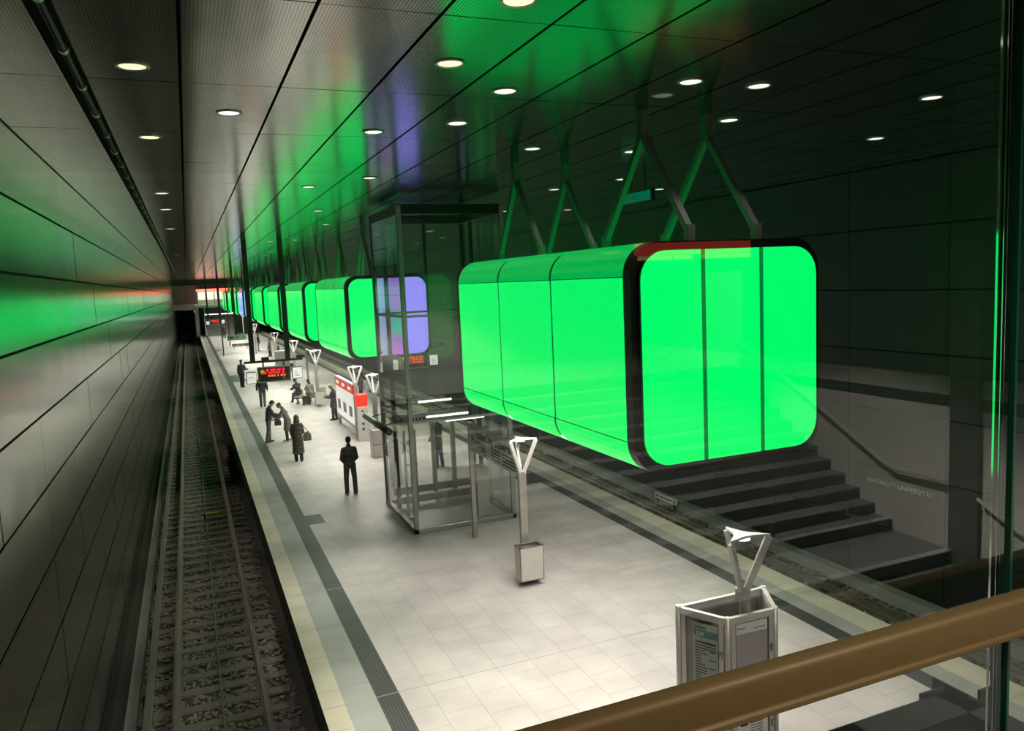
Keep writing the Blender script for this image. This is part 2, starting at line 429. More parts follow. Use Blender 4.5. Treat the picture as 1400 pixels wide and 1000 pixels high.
# ceiling panels, with a dark service slot near the left
b = MB()
gx = [-1.85, -.90] + [-.74] + [.12 + .978 * k for k in range(0, 15)] + [XR]
y = 6.22
while y > YB: y -= 2.6
while y < YE:
    for i in range(len(gx) - 1):
        if i == 1: continue
        g = .016
        b.quad([(gx[i] + g, y + .009, ZC + rnd.uniform(-.002, .002)), (gx[i + 1] - g, y + .009, ZC + rnd.uniform(-.002, .002)),
                (gx[i + 1] - g, y + 2.591, ZC + rnd.uniform(-.002, .002)), (gx[i] + g, y + 2.591, ZC + rnd.uniform(-.002, .002))])
    y += 2.6
for f in b.bm.faces[:]:      # give every panel an edge fold
    pass
q = bmesh.ops.extrude_face_region(b.bm, geom=b.bm.faces[:])
bmesh.ops.translate(b.bm, verts=[v for v in q['geom'] if isinstance(v, bmesh.types.BMVert)], vec=(0, 0, .04))
b.box(XL - .2, XR + .2, YB, YE + 2, ZC + .16, ZC + .4, mi=1)
struct(b, 'ceiling', [M['ceilpanel'], M['black']])
t = thing('ceiling_pipe', 'dark pipe with joints in the narrow ceiling slot above the left track', 'pipe')
b = MB(); b.cyl((-.80, YB + 1, ZC + .0), (-.80, YE, ZC + .0), .035, n=12); b.build('pipe', M['frame_dark'], t)
yy = 5.2
while yy < 80:
    b = MB(); b.cyl((-.80, yy, ZC), (-.80, yy + .09, ZC), .047, n=12); b.build('coupling', M['steel'], t); yy += 1.3

# back wall behind the viewer and the far end
b = MB(); b.box(XL, XR, YB - .3, YB, -1.3, ZC + .2); struct(b, 'wall_back', M['plaster'])

# ------------------------------------------------------------------ light containers
LW, LH, LR, LL = 1.43, 2.82, .40, 6.45
def rr(w, z0, z1, r, n=8):
    """rounded rectangle outline in (x,z), counter-clockwise from the lower right corner"""
    pts = []
    for (cx, cz, a0) in ((w - r, z0 + r, -90), (w - r, z1 - r, 0), (-w + r, z1 - r, 90), (-w + r, z0 + r, 180)):
        for i in range(n + 1):
            a = R(a0 + 90 * i / n); pts.append((cx + r * math.cos(a), cz + r * math.sin(a)))
    return pts
def strip(b, pts, y0, y1, th, mi=0, inset=(0, 0)):
    """curved sheet following the outline points, thickness th inwards"""
    n = len(pts); nn = []
    for i in range(n):
        a = Vector(pts[max(0, i - 1)]); c = Vector(pts[min(n - 1, i + 1)]); d = (c - a).normalized(); nn.append(Vector((-d.y, d.x)))
    for i in range(n - 1):
        p, q_ = pts[i], pts[i + 1]
        a = [b.bm.verts.new((p[0], y0, p[1])), b.bm.verts.new((q_[0], y0, q_[1])), b.bm.verts.new((q_[0], y1, q_[1])), b.bm.verts.new((p[0], y1, p[1]))]
        f = b.bm.faces.new(a); f.smooth = True; f.material_index = mi
    return b
def make_container(cols):
    root = thing('light_container', '', 'light container', group='glowing containers hanging above the platform')
    side, corner, roof, front = cols
    out = rr(LW, 0, LH, LR)
    N = 9; ln = LL - .32; y0 = -LL / 2 + .16
    right_side = [out[N - 1], out[N]]; left_side = [out[3 * N - 1], out[3 * N]]
    corners = [('lower', out[0:N]), ('upper', out[N:2 * N]), ('upper', out[2 * N:3 * N]), ('lower', out[3 * N:4 * N])]
    for k in range(3):
        a = y0 + k * ln / 3 + (.03 if k else .0); c = y0 + (k + 1) * ln / 3 - (.03 if k < 2 else 0)
        for (x, s) in ((LW, 1), (-LW, -1)):
            b = MB(); b.box(min(x, x - s * .03), max(x, x - s * .03), a, c, LR + .012, LH - LR - .012, bev=.004); b.build('side_panel', side, root)
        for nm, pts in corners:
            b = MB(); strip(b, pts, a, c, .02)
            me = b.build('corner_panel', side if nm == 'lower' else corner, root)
    # roof sheet, white diffuser underneath, inner core
    b = MB(); b.box(-LW + LR + .01, LW - LR - .01, y0, y0 + ln, LH - .05, LH - .004); b.build('roof_panel', roof, root)
    b = MB(); b.box(-LW + LR + .02, LW - LR - .02, y0 + .05, y0 + ln - .05, .006, .05); b.build('lamp_diffuser', M['whitelamp'], root)
    # dark frame: core, ribs between the glass panels, end rings
    b = MB(); b.prism(rr(LW - .05, .05, LH - .05, LR - .05), (y0 - .02, y0 + ln + .02), 'y')
    for k in (1, 2):
        yc = y0 + k * ln / 3; b.prism(rr(LW - .012, .012, LH - .012, LR - .012), (yc - .028, yc + .028), 'y')
    b.build('core_frame', M['darksteel'], root)
    for s in (-1, 1):
        ya = s * LL / 2; yb_ = ya - s * .17
        b = MB(); b.prism(rr(LW, 0, LH, LR), (min(ya, yb_), max(ya, yb_)), 'y')
        yc = ya + s * .05; b.prism(rr(LW - .09, .09, LH - .09, LR - .03), (min(ya, yc), max(ya, yc)), 'y')
        b.build('end_frame', M['frame_dark'], root)
    # lit end faces in three glass panels
    for s in (-1, 1):
        yf = s * (LL / 2 + .05); w = LW - .11; z0, z1 = .11, LH - .11; r = LR - .05
        ol = rr(w, z0, z1, r)
        third = [(-w, -w / 3 - .036), (-w / 3 + .036, w / 3 - .036), (w / 3 + .036, w)]
        for xm_ in (-w / 3, w / 3):
            b = MB(); b.box(xm_ - .034, xm_ + .034, min(yf, yf + s * .012), max(yf, yf + s * .012), z0, z1); b.build('mullion', M['mullion_glass'], root)
        for i, (xa, xb) in enumerate(third):
            pts = [(x, z) for (x, z) in ol if xa - 1e-6 <= x <= xb + 1e-6]
            if i == 1: pts = [(xa, z0), (xb, z0), (xb, z1), (xa, z1)]
            elif i == 0: pts = [(xa_, z_) for (xa_, z_) in [(xb, z1)] + pts + [(xb, z0)]]
            else: pts = [(xa, z0)] + pts + [(xa, z1)]
            cx = (xa + xb) / 2
            b = MB(); b.prism([(x - cx, z) for x, z in pts], (min(yf, yf + s * .025), max(yf, yf + s * .025)), 'y')
            o = b.build('end_panel', front[i] if s < 0 else front[0], root); o.location.x = cx
    # hangers: two A-frames in the length direction at each half, feet on the roof, apex post to the ceiling
    top = ZC - 3.87
    for x in (-.51, .51):
        for (ya, yap, yb_) in ((-3.12, -2.13, -1.06), (1.2, 2.22, 3.1)):
            b = MB(); za = top - .30
            b.bar((x, ya, LH + .13), (x, yap, za), .085, .085); b.bar((x, yb_, LH + .13), (x, yap, za), .085, .085)
            b.box(x - .06, x + .06, yap - .06, yap + .06, za - .08, top)
            for q_ in (ya, yb_): b.box(x - .05, x + .05, q_ - .05, q_ + .05, LH - .01, LH + .2)
            b.build('hanger', M['hanger'], root)
    return root
M['mullion_glass'] = mat('green mullion', (.01, .03, .012), .4, emit=GREEN, es=.2)
M['hanger'] = mat('hanger steel', (.30, .31, .29), .6, .1)
GC = (M['green'], M['green_mid'], M['green_low'], (M['green_front'],) * 3)
fronts = [8., 26., 36.3, 46.6, 56.9, 67.2, 77.5, 87.8, 98.1, 108.4, 117.6]
words = ['nearest', 'second', 'third', 'fourth', 'fifth', 'sixth', 'seventh', 'eighth', 'ninth', 'tenth', 'last']
proto = make_container(GC)
two = make_container((M['green'], M['green_mid'], M['green_low'], (M['green_front'], M['led'], M['purple'])))
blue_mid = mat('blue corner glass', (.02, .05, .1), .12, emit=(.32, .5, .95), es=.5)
bluec = make_container((M['blue'], blue_mid, M['green_low'], (M['blue'],) * 3))
for i, y in enumerate(fronts):
    o = proto if i == 0 else two if i == 1 else bluec if i == 6 else copy_tree(proto)
    o.location = (6.26, y + LL / 2, 3.87)
    o['label'] = ['huge bright green glowing glass container hanging nearest the viewer',
                  'glowing container behind the glass lift, its end face green, violet and magenta'][i] if i < 2 else \
        ('blue white glowing container between green ones, %s in the hanging row' % words[i] if i == 6 else
         'green glowing container hanging in the row, %s from the viewer' % words[i] if i < 10 else 'green glowing container hanging at the far end of the row')

# ------------------------------------------------------------------ downlights
def make_downlight(dim=False, r=.13):
    t = thing('downlight', '', 'downlight', group='round ceiling downlights')
    b = MB(); n = 28
    ring = [(r + .022, 0), (r + .022, -.012), (r, -.016), (r - .012, .0), (r - .012, .01)]
    vs = [[b.bm.verts.new((rr_ * math.cos(2 * math.pi * i / n), rr_ * math.sin(2 * math.pi * i / n), z)) for i in range(n)] for rr_, z in ring]
    for a, c in zip(vs, vs[1:]):
        for i in range(n): b.bm.faces.new((a[i], a[(i + 1) % n], c[(i + 1) % n], c[i])).smooth = True
    b.build('trim_ring', M['steel'], t)
    b = MB(); b.cyl((0, 0, -.008), (0, 0, .0), r - .012, n=n); b.build('lens', M['downdim' if dim else 'downlens'], t)
    return t
dl, dld = make_downlight(), make_downlight(True)
near_d = [(-.29, 8.29, 1, 'warm round downlight above the left track, nearest the viewer'), (-.28, 11.84, 1, 'warm round downlight above the left track, second from the viewer'),
          (.65, 10.14, 0, 'round white downlight just right of the long dark ceiling groove'),
          (2.57, 7.52, 1, 'brightest yellowish downlight in the middle of the green ceiling reflection'), (2.55, 5.75, 1, 'yellowish downlight cut by the top edge of the picture'),
          (3.53, 8.45, 0, 'white downlight right of the brightest yellowish one'), (3.56, 10.24, 0, 'white downlight below the pair over the green ceiling glow'),
          (5.45, 7.6, 0, 'large white downlight above the nearest green container, left of a pair'), (6.40, 7.59, 0, 'large white downlight above the nearest green container, right of a pair'),
          (7.36, 9.37, 0, 'white downlight beside the top of the right hanger'), (7.36, 12.02, 0, 'white downlight seen in front of the tall green hanger strut'),
          (5.45, 11.98, 0, 'white downlight above the rear hangers of the nearest container'), (9.23, 7.6, 0, 'lone white downlight in the black ceiling at far right'),
          (9.19, 15.45, 0, 'thin white downlight low beside the tall hanger strut'), (11.1, 10.22, 0, 'faint downlight above the right track'),
          (2.59, 11.01, 0, 'faint downlight in the violet ceiling reflection, upper of two'), (3.53, 15.58, 0, 'faint downlight in the violet ceiling reflection, lower of two')]
spots_xy = []
for i, (x, y, d, lab) in enumerate(near_d):
    src = dld if d else dl
    o = copy_tree(src); o.location = (x, y, ZC); o['label'] = lab; spots_xy.append((x, y))
yy = 18.
far_d = []
while yy < 126:
    for x in rnd.sample([2.55, 3.53, 4.5, 5.48, 7.4, 8.4, 9.35], 2): far_d.append((x, yy + rnd.uniform(-1.2, 1.2)))
    if rnd.random() < .55: far_d.append((rnd.choice([-.3, .63]), yy + rnd.uniform(-1, 1)))
    if rnd.random() < .4: far_d.append((11.3, yy + rnd.uniform(-1, 1)))
    yy += 4.4
for x, y in far_d:
    if any(fy - .4 < y < fy + LL + .4 and 4.7 < x < 7.8 for fy in fronts): pass
    if 4.6 < x < 7.9 and 18.4 < y < 22.4: continue
    o = copy_tree(dl); o.location = (x, y, ZC); o['label'] = 'added downlight brightening the far gallery'; o['group'] = 'far ceiling downlights'
    spots_xy.append((x, y))
for x, y in ((5.45, 3.4), (7.4, 2.9)):  # added out of view to brighten the front of the information stand
    o = copy_tree(dl); o.location = (x, y, ZC); o['label'] = 'added unseen ceiling downlight brightening the information stand'; o['group'] = 'added downlights above the view'
    spot((x, y, ZC - .06), 520, 88)
for x, y in ((1.2, -1.2), (5.5, -6.), (8., -9.0), (4., -10.5), (3.2, 127.6)):  # extra lamps added to light the handrail, the mirrored stairs and the far gallery
    o = copy_tree(dl); o.location = (x, y, ZC); o['label'] = 'added unseen downlight behind the balustrade, lighting handrail and stairs' if y < 0 else 'added downlight brightening the far gallery'; o['group'] = 'added downlights behind the balustrade' if y < 0 else 'far ceiling downlights'
for o in (dl, dld):
    for c in list(o.children): bpy.data.objects.remove(c)
    bpy.data.objects.remove(o)
for x, y in spots_xy:
    over = any(fy - .5 < y < fy + LL + .5 and 4.6 < x < 7.9 for fy in fronts)
    if over: spot((x, y, ZC - .06), 18, 84)
    elif 1.5 < x < 4.7: spot((x, y, ZC - .06), 900 if y < 16 else 640, 34 if x < 3 else 46, blend=.85)
    elif 4.7 < x < 8.: spot((x, y, ZC - .06), 360, 66)
    elif x < 10.5: spot((x, y, ZC - .06), 320 if y > 12 else 240, 56)
    elif x < 1.: spot((x, y, ZC - .06), 10, 60)
for (x, y, p_) in ((1.2, -1.2, 400), (5.5, -6., 13000), (8., -9.0, 16000), (4., -10.5, 11000)):  # beams of the added lamps: handrail first, then the stairs
    spot((x, y, ZC - .06), p_, 120 if y > -2 else 92, blend=.8)
spot((3.2, 127.6, ZC - .06), 700, 100)  # beam of the added lamp that brightens the far gallery

# ------------------------------------------------------------------ glass lift
LX0, LX1, LY0, LY1 = 4.86, 7.66, 18.8, 21.95
t = thing('glass_lift', 'tall glass lift shaft with grey steel frame standing on the platform', 'lift', (0, 0, 0))
b = MB()
for (a, c, d, e) in ((LX0, LX1, LY0, LY0 + .12), (LX0, LX1, LY1 - .12, LY1), (LX0, LX0 + .12, LY0, LY1), (LX1 - .12, LX1, LY0, LY1)): b.box(a, c, d, e, 0, .13, bev=.01)
b.build('plinth', M['steel'], t)
b = MB(); b.box(LX0 + .12, LX1 - .12, LY0 + .12, LY1 - .12, 0.0, .03); b.build('pit_floor', M['lightmetal'], t)
for x in (LX0 + .06, LX1 - .06):
    for y in (LY0 + .06, LY1 - .06):
        b = MB(); b.box(x - .055, x + .055, y - .055, y + .055, .13, ZC - .2, bev=.008); b.build('corner_post', M['liftpost'] if 'liftpost' in M else M.setdefault('liftpost', mat('lift post grey', (.34, .345, .325), .45, .2)), t)
def ringbeam(z, h, w, name, m=None):
    b = MB()
    for (a, c, d, e) in ((LX0 + .02, LX1 - .02, LY0 + .02, LY0 + .02 + w), (LX0 + .02, LX1 - .02, LY1 - .02 - w, LY1 - .02), (LX0 + .02, LX0 + .02 + w, LY0 + .02, LY1 - .02), (LX1 - .02 - w, LX1 - .02, LY0 + .02, LY1 - .02)):
        b.box(a, c, d, e, z, z + h)
    b.build(name, m or M['liftpost'], t)
ringbeam(2.84, .06, .06, 'ring_beam'); ringbeam(5.5, .06, .06, 'ring_beam'); ringbeam(ZC - .42, .24, .12, 'head_beam', M['darksteel'])
mx_ = (LX0 + LX1) / 2
for (z0, z1) in ((.14, 2.84), (2.9, 5.5), (5.56, ZC - .42)):
    for (a, c) in ((LX0 + .12, mx_ - .006), (mx_ + .006, LX1 - .12)):
        for y in (LY0 + .03, LY1 - .05):
            b = MB(); b.box(a, c, y, y + .02, z0, z1); b.build('pane', M['liftglass'], t)
    for x in (LX0 + .03, LX1 - .05):
        b = MB(); b.box(x, x + .02, LY0 + .12, LY1 - .12, z0, z1); b.build('pane', M['liftglass'], t)
# door frame inside the far side, header, guide rails, cabinet, light tubes
for x in (6.30, 6.90):
    b = MB(); b.box(x - .06, x + .06, LY1 - .32, LY1 - .2, .03, 2.7); b.build('door_post', M['steel'], t)
b = MB(); b.box(LX0 + .2, LX1 - .2, LY1 - .3, LY1 - .2, .30, .5); b.box(LX0 + .2, LX1 - .2, LY1 - .75, LY1 - .65, .14, .34); b.build('threshold', M['steel'], t)
b = MB(); b.box(LX0 + .2, LX1 - .2, LY1 - .34, LY1 - .2, 2.32, 2.62); b.build('door_header', M['lightmetal'], t)
b = MB()
for i in range(7): b.box(5.35 + i * .11, 5.41 + i * .11, LY1 - .352, LY1 - .34, 2.42, 2.5)
b.build('header_display', M['ink'], t)
b = MB(); b.box(6.78, 7.12, 19.35, 19.85, .03, 1.34, bev=.01); b.build('control_cabinet', M['lightmetal'], t)
b = MB()
for x in (5.25, 5.55):
    b.box(x - .03, x + .03, 20.9, 20.96, .03, 2.3)
b.box(5.2, 5.6, 20.9, 20.96, 1.3, 1.35); b.box(5.2, 5.6, 20.9, 20.96, .5, .55); b.cyl((5.4, 20.88, 1.95), (5.4, 20.92, 1.95), .09, n=20)
b.build('buffer_frame', M['steel'], t)
for (x, y) in ((7.3, 20.4), (5.1, 21.3), (7.35, 21.3)):
    b = MB(); b.box(x - .05, x + .05, y - .05, y + .05, .03, ZC - .5); b.build('guide_rail', M['darksteel'], t)
for (x0, x1, y, z) in ((5.75, 6.95, 20.3, 2.72), (6.2, 7.3, 20.0, 2.62), (5.9, 6.9, 21.6, 2.95)):
    b = MB(); b.cyl((x0, y, z), (x1, y, z), .032, n=10); b.build('light_tube', M['tube'], t)
# round canopy bar in front of the door side, held by two rods
b = MB(); b.cyl((4.30, 18.55, 2.76), (4.30, 21.35, 2.76), .085, n=18); cb = b.build('canopy_bar', M['frame_dark'], t)
b = MB()
for y in (19.4, 20.9): b.cyl((4.34, y, 2.78), (4.9, y, 2.87), .014, n=8)
b.build('bar_rod', M['frame_dark'], t)

# ------------------------------------------------------------------ columns that carry lamps
def make_pole(label):
    t = thing('platform_lamp_post', label, 'lamp post', group='lamp posts along the platform')
    b = MB(); b.box(-.085, .085, -.05, .05, 0, 2.38, bev=.01); b.build('post', M['steel'], t)
    b = MB(); b.box(-.13, .13, -.1, .1, 0, .012); b.build('base_plate', M['steel'], t)
    cs = [Vector((-.285, -.15, 3.03)), Vector((.285, -.15, 3.03)), Vector((0, .30, 3.03))]
    for c in cs:
        v = Vector((c.x * .12, c.y * .12, 2.33)); b = MB(); b.bar(v, c, .085, .05, up=(c.y, -c.x, 0), bev=.006); b.build('arm', M['lightmetal'], t)
    b = MB()   # thin triangular top plate with sagging sides
    pts = []
    for i in range(3):
        a, c = cs[i], cs[(i + 1) % 3]
        for k in range(6):
            f = k / 6; p = a.lerp(c, f) * 1.06; s = 1 - .42 * math.sin(math.pi * f); pts.append((p.x * s, p.y * s))
    b.prism(pts, (3.035, 3.065), 'z'); b.build('top_plate', M['whitepaint'], t)
    b = MB(); b.cyl((0, 0, 3.0), (0, 0, 3.034), .10, n=14); b.build('lamp', M['tube'], t)
    return t
pole0 = make_pole('')
pole_data = [(6.1, 7.62, 'lamp post with three-armed head rising out of the nearest information stand'), (6.12, 14.65, 'lamp post with three-armed head carrying a steel litter bin'),
             (6.2, 28.85, 'lamp post with three-armed head beside the grey cabinet left of the lift'), (6.18, 32.35, 'lamp post with three-armed head directly behind the red emergency pillar'),
             (6.14, 42.85, 'lamp post with three-armed head behind the bench with seated people'), (6.14, 52.3, 'lamp post with three-armed head beside the dark hanging mast of the train display'),
             (6.14, 64., 'lamp post with three-armed head beside the distant grey panel'), (6.14, 84., 'most distant lamp post, beside the standing passengers')]
for i, (x, y, lab) in enumerate(pole_data):
    o = pole0 if i == 0 else copy_tree(pole0); o.location = (x, y, 0); o['label'] = lab
def make_bin(label, loc):
    t = thing('litter_bin', label, 'litter bin', loc)
    b = MB()
    w, d, h = .26, .15, .70
    b.box(-w, w, -d, -d + .012, 0, h); b.box(-w, w, d - .012, d, 0, h); b.box(-w, -w + .012, -d, d, 0, h); b.box(w - .012, w, -d, d, 0, h); b.box(-w, w, -d, d, 0, .012)
    b.build('body', M['lightmetal'], t)
    b = MB(); b.box(-w - .01, w + .01, -d - .01, -d + .06, h, h + .018); b.box(-w - .01, w + .01, d - .05, d + .01, h, h + .018); b.box(-w - .01, -w + .05, -d, d, h, h + .018); b.box(w - .05, w + .01, -d, d, h, h + .018)
    b.build('rim', M['steel'], t)
    MB().box(-w + .02, w - .02, -d + .02, d - .02, .45, .46).build('liner', M['black'], t)
    return t
make_bin('steel litter bin fixed to the lamp post right of the lift', (6.12, 14.44, .13))
make_bin('steel litter bin on the lamp post beside the bench', (6.2, 42.62, .13))

# ------------------------------------------------------------------ information stand (nearest)
A_, B_, C_, D_ = (5.44, 8.06), (5.75, 7.48), (6.46, 7.46), (6.77, 8.04)
t = thing('information_stand', 'four-sided grey metal information stand with posters, nearest the viewer', 'information stand')
KZ = 2.1
def side_frame(p, q, name='frame'):
    b = MB()
    for (z0, z1) in ((KZ - .085, KZ), (.16, .25)): b.bar((p[0], p[1], (z0 + z1) / 2), (q[0], q[1], (z0 + z1) / 2), .055, z1 - z0)
    P, Q = Vector((*p, 0)), Vector((*q, 0)); d = (Q - P).normalized()
    for s in (P + d * .075, Q - d * .075): b.bar((s.x, s.y, .25), (s.x, s.y, KZ - .08), .04, .06, up=(d.x, d.y, 0))
    b.build(name, M['lightmetal'], t)
for p, q in ((A_, B_), (B_, C_), (C_, D_), (D_, A_)): side_frame(p, q)
for p in (A_, B_, C_, D_):
    b = MB(); b.cyl((*p, 0), (*p, KZ + .012), .038, n=10); b.build('corner_post', M['lightmetal'], t)
def panel(p, q, m, z0, z1, off, inset, name, th=.012):
    P, Q = Vector((*p, 0)), Vector((*q, 0)); d = (Q - P).normalized(); n = Vector((d.y, -d.x, 0))
    a = P + d * inset + n * off; c = Q - d * inset + n * off
    b = MB(); b.bar((a.x, a.y, (z0 + z1) / 2), (c.x, c.y, (z0 + z1) / 2), th, z1 - z0); return b.build(name, m, t)
for p, q in ((A_, B_), (B_, C_), (C_, D_), (D_, A_)): panel(p, q, M['perforated'], .25, KZ - .08, -.016, .1, 'back_sheet')
def poster(p, q, m, z0, z1, inset0, inset1):
    P, Q = Vector((*p, 0)), Vector((*q, 0)); d = (Q - P).normalized(); n = Vector((d.y, -d.x, 0))
    a = P + d * inset0 + n * .006; c = Q - d * inset1 + n * .006
    b = MB(); b.bar((a.x, a.y, (z0 + z1) / 2), (c.x, c.y, (z0 + z1) / 2), .006, z1 - z0); o = b.build('poster', m, t)
    return o, a + n * .004, d, n, (c - a).length
def marks(par, a, d, n, rects, m, name):
    b = MB()
    for (u0, u1, z0, z1) in rects:
        p = a + d * u0; q = a + d * u1; b.bar((p.x, p.y, (z0 + z1) / 2), (q.x, q.y, (z0 + z1) / 2), .003, z1 - z0)
    return b.build(name, m, par)
po, a, d, n, L = poster(A_, B_, M['paper'], .3, KZ - .14, .2, .12)
marks(po, a, d, n, [(.02, L - .01, 1.78, 1.87)], M['teal'], 'header_band')
lines = [(.03, .18, 1.895, 1.91)]
z = 1.70
for k in range(18):
    lines.append((.03, rnd.uniform(.10, .19) if k > 2 else L - .03, z, z + .010))
    if k % 3 == 0: lines.append((.22, L - .03, z + .012, z + .022))
    z -= .036
lines.append((.03, L - .03, 1.715, 1.722))
marks(po, a, d, n, lines, M['ink'], 'print')
ang = math.atan2(d.y, d.x)
pp = a + d * .05 + n * .004
text('lettering', 'U4', .085, M['white'], (pp.x, pp.y, 1.795), (R(90), 0, ang), po)
po, a, d, n, L = poster(B_, C_, M['paper2'], .3, KZ - .1, .12, .13)
marks(po, a, d, n, [(0, L, 1.86, KZ - .1)], M['white'], 'header_band')
marks(po, a, d, n, [(.03, .14, 1.925, 1.94), (L - .20, L - .03, 1.90, 1.912), (.02, .03, 1.92, 1.95)], M['ink'], 'print')
marks(po, a, d, n, [(0, L, .3, .82)], M['white'], 'lower_sheet')
marks(po, a + n * .002, d, n, [(.05, .16, .66, .70), (.08, .12, .70, .74)] + [(.2, L - .08, .5 + .035 * k, .508 + .035 * k) for k in range(8)] + [(.04, .17, .4 + .05 * k, .42 + .05 * k) for k in range(4)], M['ink'], 'print')
for (p, q) in ((A_, B_), (B_, C_), (C_, D_)):
    P, Q = Vector((*p, 0)), Vector((*q, 0)); d = (Q - P).normalized(); n = Vector((d.y, -d.x, 0)); c = Q - d * .075 + n * .035
    for zz in (1.62, .62):
        b = MB(); b.cyl((c.x, c.y, zz - .04), (c.x, c.y, zz + .04), .018, n=8); b.build('hinge', M['steel'], t)

# ------------------------------------------------------------------ station name signs (glass, along the platform)
def name_sign(y0, y1, label, posts):
    t = thing('station_name_sign', label, 'sign', (6.14, 0, 0))
    for y in posts:
        b = MB(); b.box(-.055, .055, y - .05, y + .05, 0, 2.92, bev=.006); b.build('post', M['steel'], t)
    g = MB(); g.box(-.012, .012, y0, y1, 2.2, 2.86); gl = g.build('glass_panel', M['signglass'], t)
    b = MB(); b.box(-.025, .025, y0 - .02, y1 + .1, 2.86, 2.90); b.build('top_rail', M['steel'], t)
    mid = (y0 + y1) / 2
    b = MB(); b.box(-.03, .03, mid + .33, mid + .37, 2.2, 2.86); b.build('mullion', M['steel'], t)
    text('lettering', 'HafenCity Universität', .285, M['ink'], (-.016, y1 - .40, 2.60), (R(90), 0, R(-90)), gl)
    text('lettering', 'U', .2, M['ink'], (-.016, y1 - .1, 2.5), (R(90), 0, R(-90)), gl)
    b = MB()
    for k in range(4):
        z = 2.5 - k * .075
        b.box(-.018, -.013, y0 + .1, y0 + .95, z, z + .035); b.box(-.018, -.013, y0 + 1.05, mid + .1, z, z + .035)
        b.box(-.018, -.013, mid + .5, y1 - .3 - .2 * k, z - .02, z + .01)
    b.build('small_print', M['ink'], gl)
    return t
name_sign(14.80, 17.82, 'glass station name sign reading HafenCity Universität beside the lift', (17.86,))
name_sign(43.05, 46.2, 'glass station name sign seen edge-on behind the seated people', (46.25,))

# ------------------------------------------------------------------ emergency pillar, map board, grey cabinets
t = thing('emergency_pillar', 'white grey emergency call pillar with glowing red cap', 'emergency pillar', (6.27, 31.75, 0))
b = MB(); b.box(-.22, .22, -.13, .13, 0, 1.44, bev=.02); b.build('body', M['lightmetal'], t)
b = MB(); b.box(-.235, .235, -.14, .14, 1.44, 1.98, bev=.05); b.build('red_cap', M['redcap'], t)
for z, r in ((1.26, .06), (1.0, .025), (.74, .075), (.52, .075), (.12, .02)):
    b = MB(); b.cyl((0, -.14, z), (0, -.13, z), r, n=20); o = b.build('button', M['steel'], t)
    b = MB(); b.cyl((0, -.146, z), (0, -.14, z), r * .6, n=16); b.build('button_centre', M['ink'], o)
t = thing('map_board', 'long notice board with red header and three white panels', 'notice board', (6.2, 0, 0))
for y in (32.75, 36.7):
    b = MB(); b.box(-.06, .06, y - .07, y + .07, 0, 2.2, bev=.01); b.build('post', M['steel'], t)
b = MB(); b.box(-.09, .09, 32.6, 36.85, 2.2, 2.26); b.box(-.08, .08, 32.6, 36.85, .38, .5); b.box(-.06, .06, 32.6, 36.85, .5, 2.2); b.build('frame', M['steel'], t)
for k in range(3):
    y0 = 32.72 + k * 1.38; y1 = y0 + 1.3
    b = MB(); b.box(-.1, -.06, y0, y1, 1.86, 2.2); hd = b.build('header', M['red'], t)
    b = MB(); b.box(-.105, -.1, y0 + .35, y1 - .3, 1.96, 2.1); b.build('header_mark', M['signwhite'], hd)
    b = MB(); b.box(-.08, -.06, y0, y1, .52, 1.82); pn = b.build('panel', M['signwhite'], t)
    b = MB(); b.box(-.084, -.08, y0 + .3, y1 - .3, .8, 1.25); b.build('print', M['paper2'], pn)
b = MB(); b.box(-.22, .22, -.25, .25, 0, 1.05, bev=.01)
t = thing('grey_cabinet', 'grey steel cabinet between the emergency pillar and the lift', 'cabinet', (6.12, 28.46, 0))
b.build('body', M['steel'], t)
MB().box(-.20, .20, -.262, -.25, .06, .48).build('flap', M['lightmetal'], t); MB().box(-.20, .20, -.262, -.25, .52, 1.0).build('door', M['lightmetal'], t)
t = thing('information_board', 'tall grey back of an information panel in the distance', 'panel', (6.0, 58., 0))
MB().box(-.5, .5, -.12, .12, .0, 1.95, bev=.01).build('body', M['steel'], t); MB().box(-.56, .56, -.15, .15, 1.95, 2.05).build('top_cap', M['lightmetal'], t)

